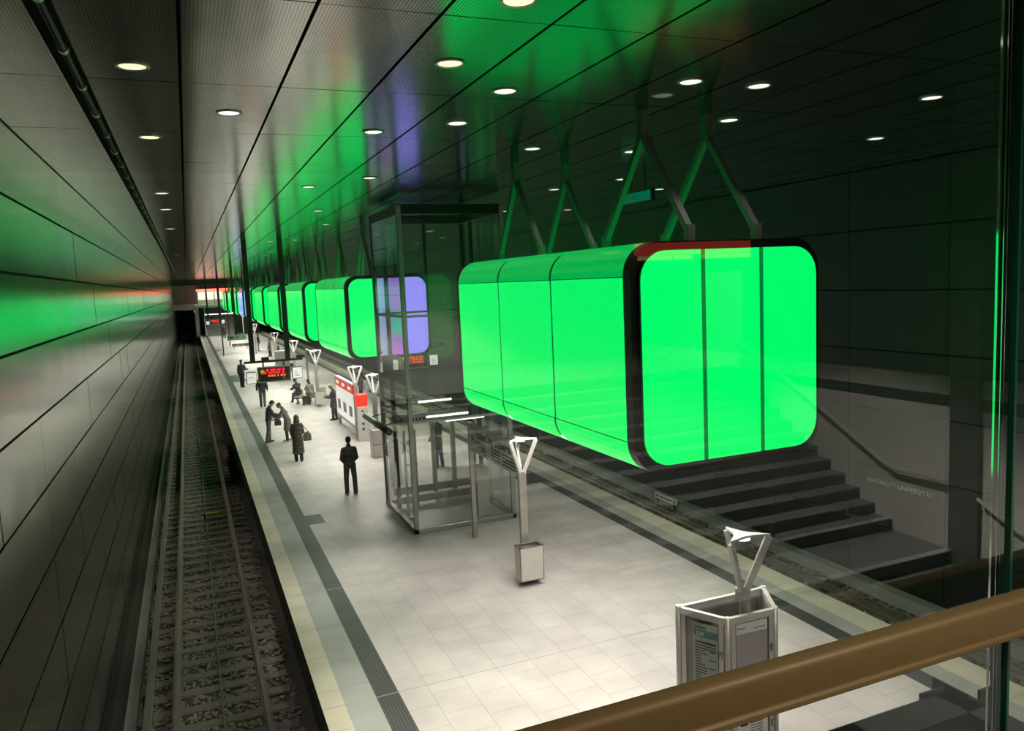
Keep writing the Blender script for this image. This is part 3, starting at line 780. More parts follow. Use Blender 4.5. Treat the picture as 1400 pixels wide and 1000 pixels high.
# ------------------------------------------------------------------ hanging train displays
def matrix_rows(x0, x1, z0, z1, rows, seed):
    r = random.Random(seed); out = []
    h = (z1 - z0) / rows
    for k in range(rows):
        x = x0 + r.uniform(0, .1)
        while x < x1 - .1:
            w = r.uniform(.05, .11); out.append((x, min(x1, x + w), z1 - (k + 1) * h + h * .2, z1 - k * h - h * .12, k)); x += w + r.choice((.02, .02, .025, .07))
    return out
def display(x0, x1, y, zb, label, sd, mast=(0.3, 1.72), thick=.10):
    t = thing('train_display', label, 'train display', (0, y, 0))
    zt = zb + .62
    b = MB(); b.box(x0 - .05, x1 + .05, -.06, .06, zt + .18, zt + .27); b.build('carrier_beam', M['darksteel'], t)
    for mx in mast:
        b = MB(); b.box(x0 + mx - thick, x0 + mx + thick, -.07, .07, zt + .27, ZC, bev=.008); b.build('mast', M['darksteel'], t)
        b = MB(); b.box(x0 + mx + .35, x0 + mx + .65, -.12, .12, zt + .27, zt + .40, bev=.01); b.build('loudspeaker', M['darksteel'], t)
    w = x1 - x0; s0, s1 = x0 + w * .20, x1 - w * .21
    for xx in (s0 + .25, s1 - .25):
        b = MB(); b.box(xx - .03, xx + .03, -.03, .03, zt, zt + .18); b.build('drop_rod', M['darksteel'], t)
    b = MB(); b.box(s0, s1, -.12, .12, zb - .04, zt, bev=.012); b.build('housing', M['steel'], t)
    sN = MB(); sN.box(s0 + .05, s1 - .05, -.128, -.12, zb + .02, zt - .05); scr = sN.build('screen', M['screen'], t)
    rows = matrix_rows(s0 + .2, s1 - .1, zb + .05, zt - .08, 4, sd)
    b = MB()
    for (a, c, d, e, k) in rows:
        if k == 0 and a > s0 + .32 and c < s1 - .25: b.box(a, min(c + .02, s1 - .2), -.133, -.128, d - .02, e)
    b.build('bright_row', M['ledred'], scr)
    b = MB(); b2 = MB()
    for (a, c, d, e, k) in rows:
        if k == 1: b.box(a - .1, c - .1, -.133, -.128, d, e)
        if k == 2 and a > s0 + .3: b2.box(a, c, -.133, -.128, d, e)
        if k == 3 and a > s0 + .9 and c < s1 - .2: b.box(a, c, -.133, -.128, d + .03, e - .03)
    b.build('text_row', M['ledred'], scr); b2.build('text_row', M['ledorange'], scr)
    b = MB(); b.cyl((s0 + .19, -.133, zt - .19), (s0 + .19, -.128, zt - .19), .085, n=16); b.build('line_symbol', M['ledyellow'], scr)
    for (a, c, dz) in ((x0, s0 - .05, -.02), (s1 + .06, x1, .06)):
        b = MB(); b.box(a, c, -.1, .1, zb - .02 + dz, zb + .46 + dz, bev=.01); lb = b.build('sign_box', M['frame_dark'], t)
        b = MB(); b.box(a + .02, c - .02, -.106, -.1, zb + .0 + dz, zb + .44 + dz); fc = b.build('lit_face', M['signwhite'], lb)
        mxx = (a + c) / 2; b = MB()
        if dz < 0:
            for q_ in range(6): b.box(mxx - .13 + q_ * .04, mxx - .10 + q_ * .04, -.11, -.106, zb + .16 + .02 * math.sin(q_ * .63) * 3, zb + .19 + .02 * math.sin(q_ * .63) * 3)
        else:
            for q_ in range(3): b.box(a + .1, c - .1 - .05 * q_, -.11, -.106, zb + .15 + q_ * .08, zb + .17 + q_ * .08)
        b.build('pictogram', M['ink'], fc)
    return t
display(2.02, 4.28, 34., 2.56, 'hanging train display with red lettering between two white signs, nearest on the left', 3)
display(8.07, 10.3, 34., 2.62, 'hanging train display seen through the glass lift', 5, mast=(.5, 1.9), thick=.07)
display(2.10, 4.40, 110., 2.35, 'far hanging train display with red lettering near the tunnel mouth', 8)
t = thing('direction_sign', 'pale green hanging direction sign with dark pictograms far down the platform', 'sign', (0, 62., 0))
MB().box(2.55, 3.95, -.06, .06, 2.78, 3.18, bev=.01).build('sign_face', M['signpale'], t)
b = MB(); b.box(2.72, 2.98, -.066, -.06, 2.93, 3.05); b.prism([(3.15, 2.88), (3.25, 2.92), (3.4, 3.1), (3.3, 3.08)], (-.066, -.06), 'y'); b.box(3.68, 3.74, -.066, -.06, 2.9, 3.08); b.build('pictogram', M['ink'], t)
b = MB(); b.box(3.12, 3.28, -.05, .05, 3.18, ZC); b.build('mast', M['darksteel'], t)
b = MB(); b.box(3.9, 3.98, -.04, .04, 3.18, ZC); b.build('mast', M['darksteel'], t)
for x, y, lab in ((3.0, 84., 'slim dark mast from ceiling to platform, in front of the tunnel mouth'), (4.4, 100., 'distant dark mast between ceiling and platform')):
    b = MB(); b.box(x - .06, x + .06, y - .06, y + .06, 0, ZC); tag(b.build('ceiling_mast', M['darksteel']), lab, 'mast')
# exit sign under the ceiling
t = thing('exit_sign', 'dim green emergency exit sign hanging under the ceiling at right', 'exit sign', (9., 0, 0))
MB().box(-.05, .05, 13.9, 15.05, 7.82, 8.06, bev=.008).build('housing', M['frame_dark'], t)
f_ = MB().box(-.056, -.05, 13.93, 15.02, 7.84, 8.04).build('lit_face', M['signgreen'], t)
b = MB(); b.prism([(14.98, 7.92), (14.9, 7.975), (14.9, 7.945), (14.62, 7.945), (14.62, 7.90), (14.9, 7.90), (14.9, 7.87)], (-.06, -.056), 'x'); b.box(-.06, -.056, 14.5, 14.6, 7.88, 7.99); b.build('pictogram', M['white'], f_)
b = MB()
for y in (14.2, 14.75): b.cyl((0, y, 8.05), (0, y, ZC), .012, n=8)
b.build('hanger_rod', M['frame_dark'], t)

# lettering and small plate on the right wall
t = thing('wall_lettering', 'pale capital letters HAFENCITY UNIVERSITÄT on the right wall', 'lettering', (XR - .01, 13.42, 1.27))
text('letters', 'HAFENCITY UNIVERSITÄT', .150, M['letters'], (0, 0, 0), (R(90), 0, R(-90)), t, ext=.008)
t = thing('track_plate', 'small white plate with dark arrows at the foot of the right wall', 'plate', (13.93, 21.2, -1.10))
MB().box(-.02, .02, -.62, .62, 0, .2, bev=.005).build('plate', M['white'], t)
b = MB()
for s in (-1, 1): b.prism([(s * .56, .1), (s * .44, .16), (s * .44, .04)], (-.026, -.02), 'x')
for k in range(8): b.box(-.026, -.02, -.34 + k * .085, -.28 + k * .085, .07, .13)
b.build('print', M['ink'], t)
MB().box(-.02, .02, -.5, -.44, -.17, .02).box(-.02, .02, .44, .5, -.17, .02).build('foot', M['darksteel'], t)

# ------------------------------------------------------------------ bench and seats
def bench(loc, label, n=3, rz=0, dark=False):
    t = thing('bench', label, 'bench', loc, rz, 'platform benches')
    b = MB(); b.box(-.95, .95, -.03, .03, .30, .36); b.build('carrier', M['darksteel'], t)
    for x in (-.7, .7):
        b = MB(); b.box(x - .035, x + .035, -.2, .2, 0, .02); b.box(x - .03, x + .03, -.03, .03, 0, .31); b.build('leg', M['steel'], t)
    for k in range(n):
        x = -.62 + k * .62; b = MB(); hw_ = .308 if dark else .27; b.box(x - hw_, x + hw_, -.24, .22, .40, .44, bev=.015); b.box(x - .05, x + .05, -.12, .12, .35, .41)
        b.box(x - hw_ + .01, x + hw_ - .01, .2, .25, .45, .60 if dark else .80, bev=.015); b.build('seat', M['seatdark'] if dark else M['lightmetal'], t)
    return t
bench((5.95, 44.3, 0), 'light metal bench under two seated people', rz=0)
bench((5.2, 93., 0), 'dark bench far down the platform', dark=True)
bench((7.3, 64.2, 0), 'dark bench behind the right mast of the train display', rz=R(90), dark=True)

# ------------------------------------------------------------------ far end of the station
b = MB()
b.box(XL, 1.0, YE, YE + .5, 4.2, ZC + .2); b.box(1.0, 1.6, YE, YE + .5, -1.3, ZC + .2); b.box(1.6, PR, YE + 7, YE + 7.4, -1.3, ZC + .2)
b.box(PR, XR + .2, YE, YE + .5, 3.8, ZC + .2)
struct(b, 'wall_front', M['concrete'])
b = MB(); b.box(XL, 1.5, YE - .5, YE, 4.0, 4.9); b.box(1.0, 1.5, YE - .5, YE, -1.3, 4.0); struct(b, 'trim_3', M['plaster'])
b = MB(); b.box(1.0, PR, YE - 6, YE + 6, 4.35, 4.75); struct(b, 'floor_gallery', M['plaster'])
b = MB(); b.box(XL, XR, YE - 7, YE - 6.6, ZC - .75, ZC); struct(b, 'trim_4', M['darksteel'])
b = MB(); b.box(XL - .3, -1.7, YE + .5, YE + 40, -1.3, 4.5); b.box(1.3, 1.6, YE + .5, YE + 40, -1.3, 4.5); b.box(XL - .3, 1.6, YE + .5, YE + 40, 4.2, 4.5); struct(b, 'wall_tunnel', M['black'])
for k in range(4):
    o = thing('tunnel_lamp', 'white lamp on the wall inside the dark tunnel mouth', 'tunnel lamp', (1.19, YE + 3 + 9 * k, 3.2), group='tunnel lamps')
    MB().box(-.1, .06, -.35, .35, -.09, .09, bev=.02).build('lens', M['lit_window'], o); MB().box(.06, .1, -.3, .3, -.08, .08).build('housing', M['steel'], o)
t = thing('gallery_front', 'far glazed gallery with lit windows under a red lit fascia', 'gallery', (0, YE - 3, 4.75))
MB().box(1.4, PR - 2, 0, .2, 2.0, 2.35).build('fascia', M['redfascia'], t)
for k in range(6):
    MB().box(1.6 + k * 1.2, 2.65 + k * 1.2, .05, .12, .75, 1.95).build('window', M['lit_window'], t)
    MB().box(1.45 + k * 1.2, 1.58 + k * 1.2, 0, .2, 0, 2.0).build('mullion', M['concrete'], t)
MB().box(1.4, PR - 2, .02, .14, 0, .75).build('parapet', M['plaster'], t)
t = thing('far_stairs', 'pale stairs rising to the gallery at the far platform end', 'stairs', (0, 0, 0))
b = MB()
for k in range(26): b.box(2.6, 6.6, YE - 3 + k * .28, YE + 6, k * .165, (k + 1) * .165)
b.build('steps', M['stonemid'], t)
MB().box(2.45, 2.6, YE - 3.2, YE + 6, 0, 1.0).build('cheek_wall', M['plaster'], t); MB().box(6.6, 6.75, YE - 3.2, YE + 6, 0, 1.0).build('cheek_wall', M['plaster'], t)
MB().cyl((2.2, YE - 6.2, 3.3), (7.6, YE - 6.2, 3.3), .08, n=8).build('light_tube', M['tube'], t)
MB().box(2.2, 2.32, YE - 6.3, YE - 6.1, 0, 4.35).box(7.5, 7.62, YE - 6.3, YE - 6.1, 0, 4.35).build('post', M['lightmetal'], t)

# ------------------------------------------------------------------ people
SKIN = mat('skin', (.46, .29, .21), .55)
CL = {}
def cloth(rgb):
    if rgb not in CL: CL[rgb] = mat('cloth %d' % len(CL), rgb, .85, var=.18, vscale=5, bump=.15, bscale=25)
    return CL[rgb]
EYE = mat('eye', (.02, .015, .012), .25); LIP = mat('lip', (.32, .13, .11), .5)
def remesh(mb, name, m, parent, vox, smooth=3):
    o = mb.build(name + '_tmp', m)
    r = o.modifiers.new('r', 'REMESH'); r.mode = 'VOXEL'; r.voxel_size = vox; r.use_smooth_shade = True
    s = o.modifiers.new('s', 'SMOOTH'); s.iterations = smooth; s.factor = .5
    dg = bpy.context.evaluated_depsgraph_get(); dg.update()
    me = bpy.data.meshes.new_from_object(o.evaluated_get(dg)); bpy.data.objects.remove(o)
    me.name = name
    me.materials.clear(); me.materials.append(m)
    for p in me.polygons: p.use_smooth = True; p.material_index = 0
    o = bpy.data.objects.new(name, me); col.objects.link(o); o.parent = parent
    return o
def limb(mb, a, b, r0, r1):
    a = Vector(a); b = Vector(b)
    mb.cyl(a, b, r0, r1, n=12); mb.ball(a, (r0,) * 3, 2); mb.ball(b, (r1,) * 3, 2)
def person(label, loc, rz=0., h=1.75, lean=0., head=0., legs=((4, 2), (-4, 2)), arms=((6, 8, 12), (6, 8, 12)), inward=(0, 0), seat=None,
           top=(.02, .02, .022), pants=(.02, .02, .022), shoes=(.03, .03, .03), hair=(.02, .015, .012), hairstyle='short', coat=0., hood=False, cap=None,
           vox=.014, scarf=None, spread=(.095, .095), female=False, turn=0., skinm=None, bulk=1.):
    k = h / 1.75
    t = thing('person', label, 'person', loc, rz)
    X = Vector((1, 0, 0))
    sh_w = (.168 if not female else .150)
    def knee_chain(side, hip):
        a, bnd = legs[0 if side < 0 else 1]
        a1 = R(a); a2 = R(a - bnd); sp = spread[0 if side < 0 else 1]
        kn = hip + Vector((side * (sp - .09), math.sin(a1) * .43, -math.cos(a1) * .43))
        an = kn + Vector((0, math.sin(a2) * .42, -math.cos(a2) * .42))
        return kn, an
    hips = {s: Vector((s * .09, 0, 0)) for s in (-1, 1)}
    ch = {s: knee_chain(s, hips[s]) for s in (-1, 1)}
    lo = min(ch[s][1].z for s in (-1, 1))
    pz = .085 - lo
    off = Vector((0, 0, pz))
    L = R(lean)
    def tor(z, y=0., x=0.):   # point up the trunk
        return off + Vector((x, math.sin(L) * z + math.cos(L) * y, math.cos(L) * z - math.sin(L) * y))
    HP = R(lean * .6 + head)
    neck = tor(.56, .0)
    hd = neck + Vector((0, math.sin(HP) * .16 + .015, math.cos(HP) * .16))
    hm = Matrix.Rotation(R(turn), 3, 'Z') @ Matrix.Rotation(-HP, 3, 'X')
    sh = {s: tor(.465, -.01, s * sh_w) for s in (-1, 1)}
    el, wr, hdir = {}, {}, {}
    for i, s in enumerate((-1, 1)):
        p_, q_, e_ = arms[i]
        p1 = R(p_ - lean * 0); q1 = R(q_)
        d1 = Vector((s * math.sin(q1), math.sin(p1) * math.cos(q1), -math.cos(p1) * math.cos(q1)))
        el[s] = sh[s] + d1 * .285
        p2 = R(p_ + e_); iw = R(inward[i])
        d2 = Vector((s * math.sin(q1) * .4 - s * math.sin(iw), math.sin(p2), -math.cos(p2))).normalized()
        wr[s] = el[s] + d2 * .255; hdir[s] = d2
    S = Matrix.Scale(k, 4)
    def fin(mb):
        bmesh.ops.transform(mb.bm, matrix=S, verts=mb.bm.verts[:]); return mb
    # --- the body
    b = MB()
    tm = Matrix.Rotation(-L, 3, 'X')
    b.ball(tor(.02), (.155, .105, .12), 2, mtx=tm); b.ball(tor(.16), (.135, .095, .14), 2, mtx=tm); b.ball(tor(.33), (.16, .11, .16), 2, mtx=tm); b.ball(tor(.44), (.165, .095, .10), 2, mtx=tm)
    limb(b, tor(.47), neck + Vector((0, .01, .06)), .06, .052)
    b.ball(hd + hm @ Vector((0, -.005, .03)), (.074, .092, .095), 3, mtx=hm); b.ball(hd + hm @ Vector((0, .025, -.045)), (.056, .062, .07), 2, mtx=hm)
    b.ball(hd + hm @ Vector((0, .098, -.005)), (.014, .022, .024), 2, mtx=hm)
    for s in (-1, 1): b.ball(hd + hm @ Vector((s * .076, -.005, .0)), (.012, .02, .03), 2, mtx=hm)
    for s in (-1, 1):
        limb(b, sh[s], el[s], .05, .042); limb(b, el[s], wr[s], .041, .028); limb(b, tor(.47, 0, s * .08), sh[s], .05, .055)
        d = hdir[s]; side = Vector((-s, 0, 0)) - d * d.dot(Vector((-s, 0, 0)));
        if side.length < .2: side = Vector((0, 0, 1)) - d * d.z
        side.normalize(); w = d.cross(side).normalized()     # w across the palm, side = palm normal
        pc = wr[s] + d * .05
        mm = Matrix((w, d, side)).transposed()
        b.ball(pc, (.040, .055, .018), 2, mtx=mm)
        for f in range(4):
            root = wr[s] + d * .09 + w * (-.030 + .020 * f); ln = (.036, .043, .040, .031)[f]
            p1_ = root + d * ln + side * .008; p2_ = p1_ + (d * .75 + side * .65).normalized() * ln * .8
            limb(b, root, p1_, .0095, .009); limb(b, p1_, p2_, .009, .0075)
        th = wr[s] + d * .03 - w * .034; p1_ = th + (d * .6 - w * .8 + side * .3).normalized() * .035; p2_ = p1_ + (d * .9 + side * .4).normalized() * .028
        limb(b, th, p1_, .012, .010); limb(b, p1_, p2_, .010, .008)
        kn, an = ch[s]
        limb(b, hips[s] + off, kn + off, .082, .056); limb(b, kn + off, an + off, .054, .037)
        f0 = an + off; f0.z = max(.045, f0.z - .04)
        limb(b, f0 + Vector((0, -.03, 0)), f0 + Vector((0, .14, -.012)), .036, .028)
    remesh(fin(b), 'body', skinm or SKIN, t, vox * .8, 2)
    # --- trousers
    b = MB()
    if coat < .5:
        b.ball(tor(.0), (.165 * bulk, .118, .125), 2, mtx=tm)
    else: b.ball(tor(.0), (.15, .11, .12), 2, mtx=tm)
    for s in (-1, 1):
        kn, an = ch[s]
        limb(b, hips[s] + off, kn + off, .098, .076); limb(b, kn + off, an + off + Vector((0, -.005, -.02)), .076, .066)
    remesh(fin(b), 'trousers', cloth(pants), t, vox)
    # --- shoes
    for s in (-1, 1):
        b = MB(); kn, an = ch[s]; f0 = an + off; f0.z = max(.045, f0.z - .04)
        limb(b, f0 + Vector((0, -.035, 0)), f0 + Vector((0, .15, -.008)), .046, .038); b.box(f0.x - .045, f0.x + .045, f0.y - .08, f0.y + .19, max(0, f0.z - .045), f0.z - .02, bev=.01)
        remesh(fin(b), 'shoe', cloth(shoes), t, min(vox, .012), 2)
    # --- jacket or coat
    b = MB()
    g = bulk
    b.ball(tor(.04), (.172 * g, .125 * g, .13), 2, mtx=tm); b.ball(tor(.17), (.165 * g, .122 * g, .15), 2, mtx=tm); b.ball(tor(.33), (.188 * g, .135 * g, .165), 2, mtx=tm); b.ball(tor(.44), (.185, .115, .10), 2, mtx=tm)
    limb(b, tor(.49), neck + Vector((0, 0, .02)), .085, .072)
    for s in (-1, 1):
        limb(b, tor(.475, 0, s * .07), sh[s], .075, .07); limb(b, sh[s], el[s], .070 * g, .062 * g); limb(b, el[s], wr[s] - hdir[s] * .01, .064 * g, .05)
    if coat:
        if seat is None:
            n = 6
            for i in range(n + 1):
                z = -coat * i / n; b.ball(off + Vector((0, math.sin(L) * .0, z)), (.18 * g + .035 * i / n, .14 * g + .035 * i / n, .10), 2)
    jk = remesh(fin(b), 'coat' if coat else 'jacket', cloth(top), t, vox)
    if scarf:
        b = MB(); b.ball(neck + Vector((0, .01, .005)), (.09, .085, .05), 2, mtx=tm); remesh(fin(b), 'scarf', cloth(scarf), t, vox, 2)
    # --- hair, hood or cap
    if hood:
        b = MB(); b.ball(hd + hm @ Vector((0, -.03, .02)), (.105, .115, .135), 3, mtx=hm); b.ball(hd + hm @ Vector((0, -.04, -.10)), (.13, .11, .10), 2, mtx=hm); b.ball(tor(.5, -.05), (.15, .10, .08), 2, mtx=tm)
        remesh(fin(b), 'hood', cloth(top), t, vox)
    else:
        b = MB(); b.ball(hd + hm @ Vector((0, -.022, .048)), (.083, .092, .088), 3, mtx=hm)
        b.ball(hd + hm @ Vector((0, -.055, .0)), (.07, .055, .07), 2, mtx=hm)
        if hairstyle == 'long': b.ball(hd + hm @ Vector((0, -.06, -.1)), (.085, .05, .15), 2, mtx=hm)
        if hairstyle == 'bun': b.ball(hd + hm @ Vector((0, -.11, .06)), (.045, .045, .045), 2, mtx=hm)
        remesh(fin(b), 'hair', cloth(hair), t, vox, 2)
        if cap:
            b = MB(); b.ball(hd + hm @ Vector((0, -.01, .075)), (.088, .1, .07), 3, mtx=hm); b.ball(hd + hm @ Vector((0, .10, .055)), (.068, .075, .012), 2, mtx=hm)
            remesh(fin(b), 'cap', cloth(cap), t, vox * .8, 2)
    for s in (-1, 1):
        b = MB(); b.ball(hd + hm @ Vector((s * .031, .078, .018)), (.011, .008, .008), 2, mtx=hm); fin(b).build('eye', EYE, t)
    b = MB(); b.ball(hd + hm @ Vector((0, .083, -.052)), (.022, .008, .007), 2, mtx=hm); fin(b).build('mouth', LIP, t)
    t['rig'] = 1; del t['rig']
    W = Matrix.Translation(loc) @ Matrix.Rotation(rz, 4, 'Z') @ S
    return t, {'hand': {s: W @ (wr[s] + hdir[s] * .07) for s in (-1, 1)}, 'shoulder': {s: W @ sh[s] for s in (-1, 1)}, 'chest': W @ tor(.33), 'hip': {s: W @ tor(.0, 0, s * .2) for s in (-1, 1)}}

def bag(label, loc, size, colr, rz=0., cat='bag', name='shoulder_bag', strap=None):
    t = thing(name, label, cat, loc, rz)
    w, d, h = size
    b = MB(); b.ball((0, 0, 0), (w * .5, d * .5, h * .5), 2); b.box(-w * .46, w * .46, -d * .42, d * .42, -h * .48, h * .2, bev=.02)
    remesh(b, 'body', cloth(colr), t, .014)
    if strap:
        b = MB(); b.tube([(-w * .3, 0, h * .3)] + [Vector(s) for s in strap] + [(w * .3, 0, h * .3)], .014, 8); b.build('strap', cloth(colr), t)
    return t
BLK, CHAR, NAVY, BRN = (.03, .03, .033), (.06, .06, .063), (.024, .033, .045), (.095, .083, .068)
p_man, a = person('person in dark sweater and dark trousers standing alone left of the lift', (4.18, 23.6, 0), rz=R(3), h=1.78, legs=((3, 2), (-3, 2)), arms=((4, 11, 36), (4, 11, 36)), inward=(38, 38),
       top=(.07, .068, .07), pants=(.078, .076, .08), shoes=(.30, .29, .28), spread=(.12, .12), vox=.011, bulk=1.04)
p_hood, a = person('person in long dark hooded coat with shoulder bag seen from behind', (3.36, 29.35, 0), rz=R(-4), h=1.70, legs=((2, 2), (-2, 2)), arms=((8, 12, 30), (12, 12, 45)), inward=(20, 20),
       top=BRN, pants=(.04, .037, .032), coat=.58, hood=True, female=True, vox=.012, bulk=1.16)
bag('shiny brown shoulder bag hanging beside the long hooded coat', (3.36 + .345, 29.30, .92), (.32, .15, .36), (.17, .14, .11), strap=[(-.13, .03, .40), (-.15, .05, .43), (-.12, .07, .40)])
p_cap, ac = person('person with black cap, red collar and grey trousers facing a companion', (2.74, 33.8, 0), rz=R(-78), h=1.76, lean=8, head=30, legs=((4, 4), (-8, 4)), arms=((30, 8, 50), (26, 8, 45)), inward=(15, 15),
       top=NAVY, pants=(.12, .12, .115), shoes=(.07, .07, .07), cap=BLK, scarf=(.20, .02, .03), vox=.012, bulk=1.08)
p_grey, ag = person('person in long mauve grey coat bending towards the one in the black cap', (3.50, 33.72, 0), rz=R(82), h=1.68, lean=20, head=32, legs=((8, 8), (-10, 4)), arms=((30, 6, 35), (36, 6, 40)), inward=(15, 15),
       top=(.20, .165, .17), pants=(.04, .04, .042), shoes=(.42, .40, .38), coat=.42, female=True, hair=(.05, .035, .025), hairstyle='bun', vox=.012, bulk=1.14)
bag('dark handbag with a pale tag held between the two bent heads', (3.10, 33.66, .84), (.30, .14, .28), (.03, .03, .032), strap=[(-.07, 0, .26), (.07, 0, .26)])
person('person walking away below the nearest train display, dark jacket and grey trousers', (3.40, 44.5, 0), rz=R(-6), h=1.84, legs=((12, 4), (-14, 16)), arms=((10, 14, 20), (4, 14, 30)), top=BLK, pants=(.10, .10, .095), shoes=BLK, bulk=1.16, vox=.013)
pb, ab = person('person in blue grey jacket with backpack near the left ribbed strip', (2.99, 54.9, 0), rz=R(-25), h=1.84, legs=((5, 3), (-6, 4)), arms=((-2, 10, 12), (20, 14, 70)), top=(.075, .095, .10), pants=BLK, shoes=BLK, bulk=1.12, vox=.014)
bag('dark backpack on the person in the blue grey jacket', (2.99 - .065, 54.9 - .18, 1.30), (.32, .2, .46), (.03, .034, .036), rz=R(-25), cat='backpack', name='backpack')
ph, a = person('person with pale cap standing half hidden by the red headed notice board', (6.12, 37.75, 0), rz=R(60), h=1.72, head=28, legs=((3, 2), (-4, 2)), arms=((22, 10, 70), (22, 10, 70)), inward=(18, 18), top=(.05, .05, .052), pants=BLK, shoes=BLK, cap=(.55, .5, .45), hair=(.4, .32, .24), bulk=1.1, coat=.25, vox=.014)
t = thing('phone', 'small dark phone held by the person with the pale cap', 'phone', a['hand'][1], R(60)); MB().box(-.035, .035, -.005, .005, -.06, .08, bev=.003).build('body', M['screen'], t)
person('seated person in black hooded top with dark trousers, left on the bench', (5.33, 44.27, .0), rz=R(28), h=1.74, lean=22, head=28, legs=((78, 62), (66, 84)), arms=((34, 8, 50), (36, 8, 50)), inward=(18, 18), seat=.45, top=BLK, pants=(.06, .065, .07), shoes=BLK, hair=BLK, vox=.013)
person('seated person in beige coat leaning sideways on the bench', (6.02, 44.30, .0), rz=R(20), h=1.70, lean=26, head=24, legs=((80, 74), (78, 80)), arms=((38, 10, 40), (30, 8, 60)), inward=(25, 25), seat=.45, top=(.36, .30, .25), pants=(.36, .31, .27), shoes=(.07, .065, .06), hair=(.03, .02, .016), hairstyle='long', vox=.013, female=True, bulk=1.18)
t = thing('suitcase', 'dark travel bag standing at the feet of the seated people', 'travel bag', (5.62, 43.72, 0), R(12))
b = MB(); b.box(-.2, .2, -.12, .12, .05, .52, bev=.05); b.build('body', M['darksteel'], t); MB().tube([(-.1, 0, .5), (-.1, 0, .62), (.1, 0, .62), (.1, 0, .5)], .012, 8).build('handle', M['black'], t)
b = MB(); b.cyl((-.17, -.1, .04), (-.17, .1, .04), .04); b.cyl((.17, -.1, .04), (.17, .1, .04), .04); b.build('wheels', M['black'], t)
person('person in dark jacket and blue trousers standing behind the glass lift', (7.58, 25.5, 0), rz=R(40), h=1.80, legs=((3, 2), (-4, 3)), arms=((8, 10, 40), (10, 10, 60)), inward=(20, 20), top=(.05, .055, .06), pants=(.045, .05, .068), shoes=(.55, .52, .5), bulk=1.08, vox=.013)
person('person in dark clothes standing right of the notice board', (8.75, 44.2, 0), rz=R(-60), h=1.80, legs=((4, 2), (-4, 2)), arms=((8, 10, 20), (14, 10, 50)), top=BLK, pants=BLK, shoes=(.4, .38, .36), bulk=1.12, vox=.016)
bag('pale bag held by the dark clothed person right of the notice board', (9.04, 43.9, .62), (.34, .18, .34), (.40, .37, .34), strap=[(-.05, 0, .3), (.05, 0, .3)])
person('seated dark haired person in black and white behind the train display', (7.12, 64.2, 0), rz=R(90), h=1.72, lean=16, head=16, legs=((80, 72), (78, 80)), arms=((30, 10, 50), (34, 10, 50)), inward=(15, 15), seat=.45, top=(.025, .025, .028), pants=(.5, .5, .48), shoes=BLK, vox=.02)
person('standing person in black jacket and pale jeans beside the left mast', (6.72, 88., 0), rz=R(-70), h=1.78, legs=((3, 2), (-4, 2)), top=BLK, pants=(.25, .28, .33), shoes=BLK, vox=.022)
person('standing person in grey coat and dark trousers right of the left mast', (7.05, 79., 0), rz=R(60), h=1.72, legs=((3, 2), (-4, 2)), top=(.22, .22, .23), pants=BLK, shoes=(.3, .28, .26), coat=.3, female=True, hair=(.2, .12, .06), vox=.022)
person('standing person in dark coat with red bag between the distant posts', (7.15, 72., 0), rz=R(80), h=1.74, legs=((3, 2), (-4, 2)), top=CHAR, pants=(.16, .12, .1), shoes=BLK, coat=.2, vox=.022)
person('tiny person in dark red top far away near the tunnel mouth', (4.55, 118., 0), rz=0., h=1.78, legs=((6, 3), (-6, 5)), top=(.16, .05, .05), pants=BLK, shoes=BLK, vox=.026)

# ------------------------------------------------------------------ viewer's gallery: glass screen, handrail, slab edge, stairs behind
b = MB(); b.box(XL, EX, GY, GY + .022, 4.46, ZC - .005); struct(b, 'window_1', M['railglass'])
b = MB(); b.box(EX + .020, 6.2, GY, GY + .022, 4.46, ZC); struct(b, 'window_2', M['railglass'])
t = thing('glass_joint', 'upright green glass edge with added mirror strips at the right', 'glass joint', (0, 0, 0))
b = MB(); b.box(EX + .012, EX + .0195, GY - .006, GY + .034, 4.46, ZC); b.build('glass_edge', M['glassedge'], t)
for (px_, py_, W_) in ((-.009, .0228, .020), (.001, .018, .014), (.002, .012, .013)):      # mirror strips added and slanted to put bright lines on the glass edge
    p_ = (EX + px_, GY + py_); q_ = (p_[0] + .68 * W_, p_[1] + .735 * W_)
    b = MB(); b.prism([p_, q_, (q_[0] + .0006, q_[1] - .0006), (p_[0] + .0006, p_[1] - .0006)], (4.46, ZC - .01), 'z'); b.build('added_mirror_strip', M['polished'], t)
t = thing('handrail', 'bronze brown handrail crossing the lower right corner in front of the glass', 'handrail')
prof = []
hw, hh = .022, HT / 2
for (cx, cz, a0) in ((hw - .012, -hh + .012, -90), (hw - .012, hh - .012, 0), (-hw + .012, hh - .012, 90), (-hw + .012, -hh + .012, 180)):
    for i in range(5):
        a = R(a0 + 22.5 * i); prof.append((HY + cx + .012 * math.cos(a), HZ + cz + .012 * math.sin(a)))
b = MB(); b.prism(prof, (XL, 6.2), 'x')
for f in b.bm.faces: f.smooth = len(f.verts) == 4
b.build('rail', M['handrail'], t)
b = MB(); b.box(XL, 6.2, HY - .030, HY - .018, HZ - HT / 2, HZ - HT / 2 + .016, bev=.004); b.build('lower_lip', M['handrail'], t)
for x in (-1.4, -.2, 3.4):
    b = MB(); b.cyl((x, HY, HZ - HT / 2), (x, HY + .02, HZ - .12), .012, n=10); b.cyl((x, HY + .02, HZ - .12), (x, GY, HZ - .12), .012, n=10); b.cyl((x, GY - .012, HZ - .12), (x, GY, HZ - .12), .03, n=16); b.build('bracket', M['frame_dark'], t)
b = MB()
b.prism([(XL, YB), (2.35, YB), (2.35, .3), (2.86, .3), (2.86, 2.2), (XL, 2.2)], (4.16, 4.46), 'z'); struct(b, 'floor_gallery_near', M['platside'])
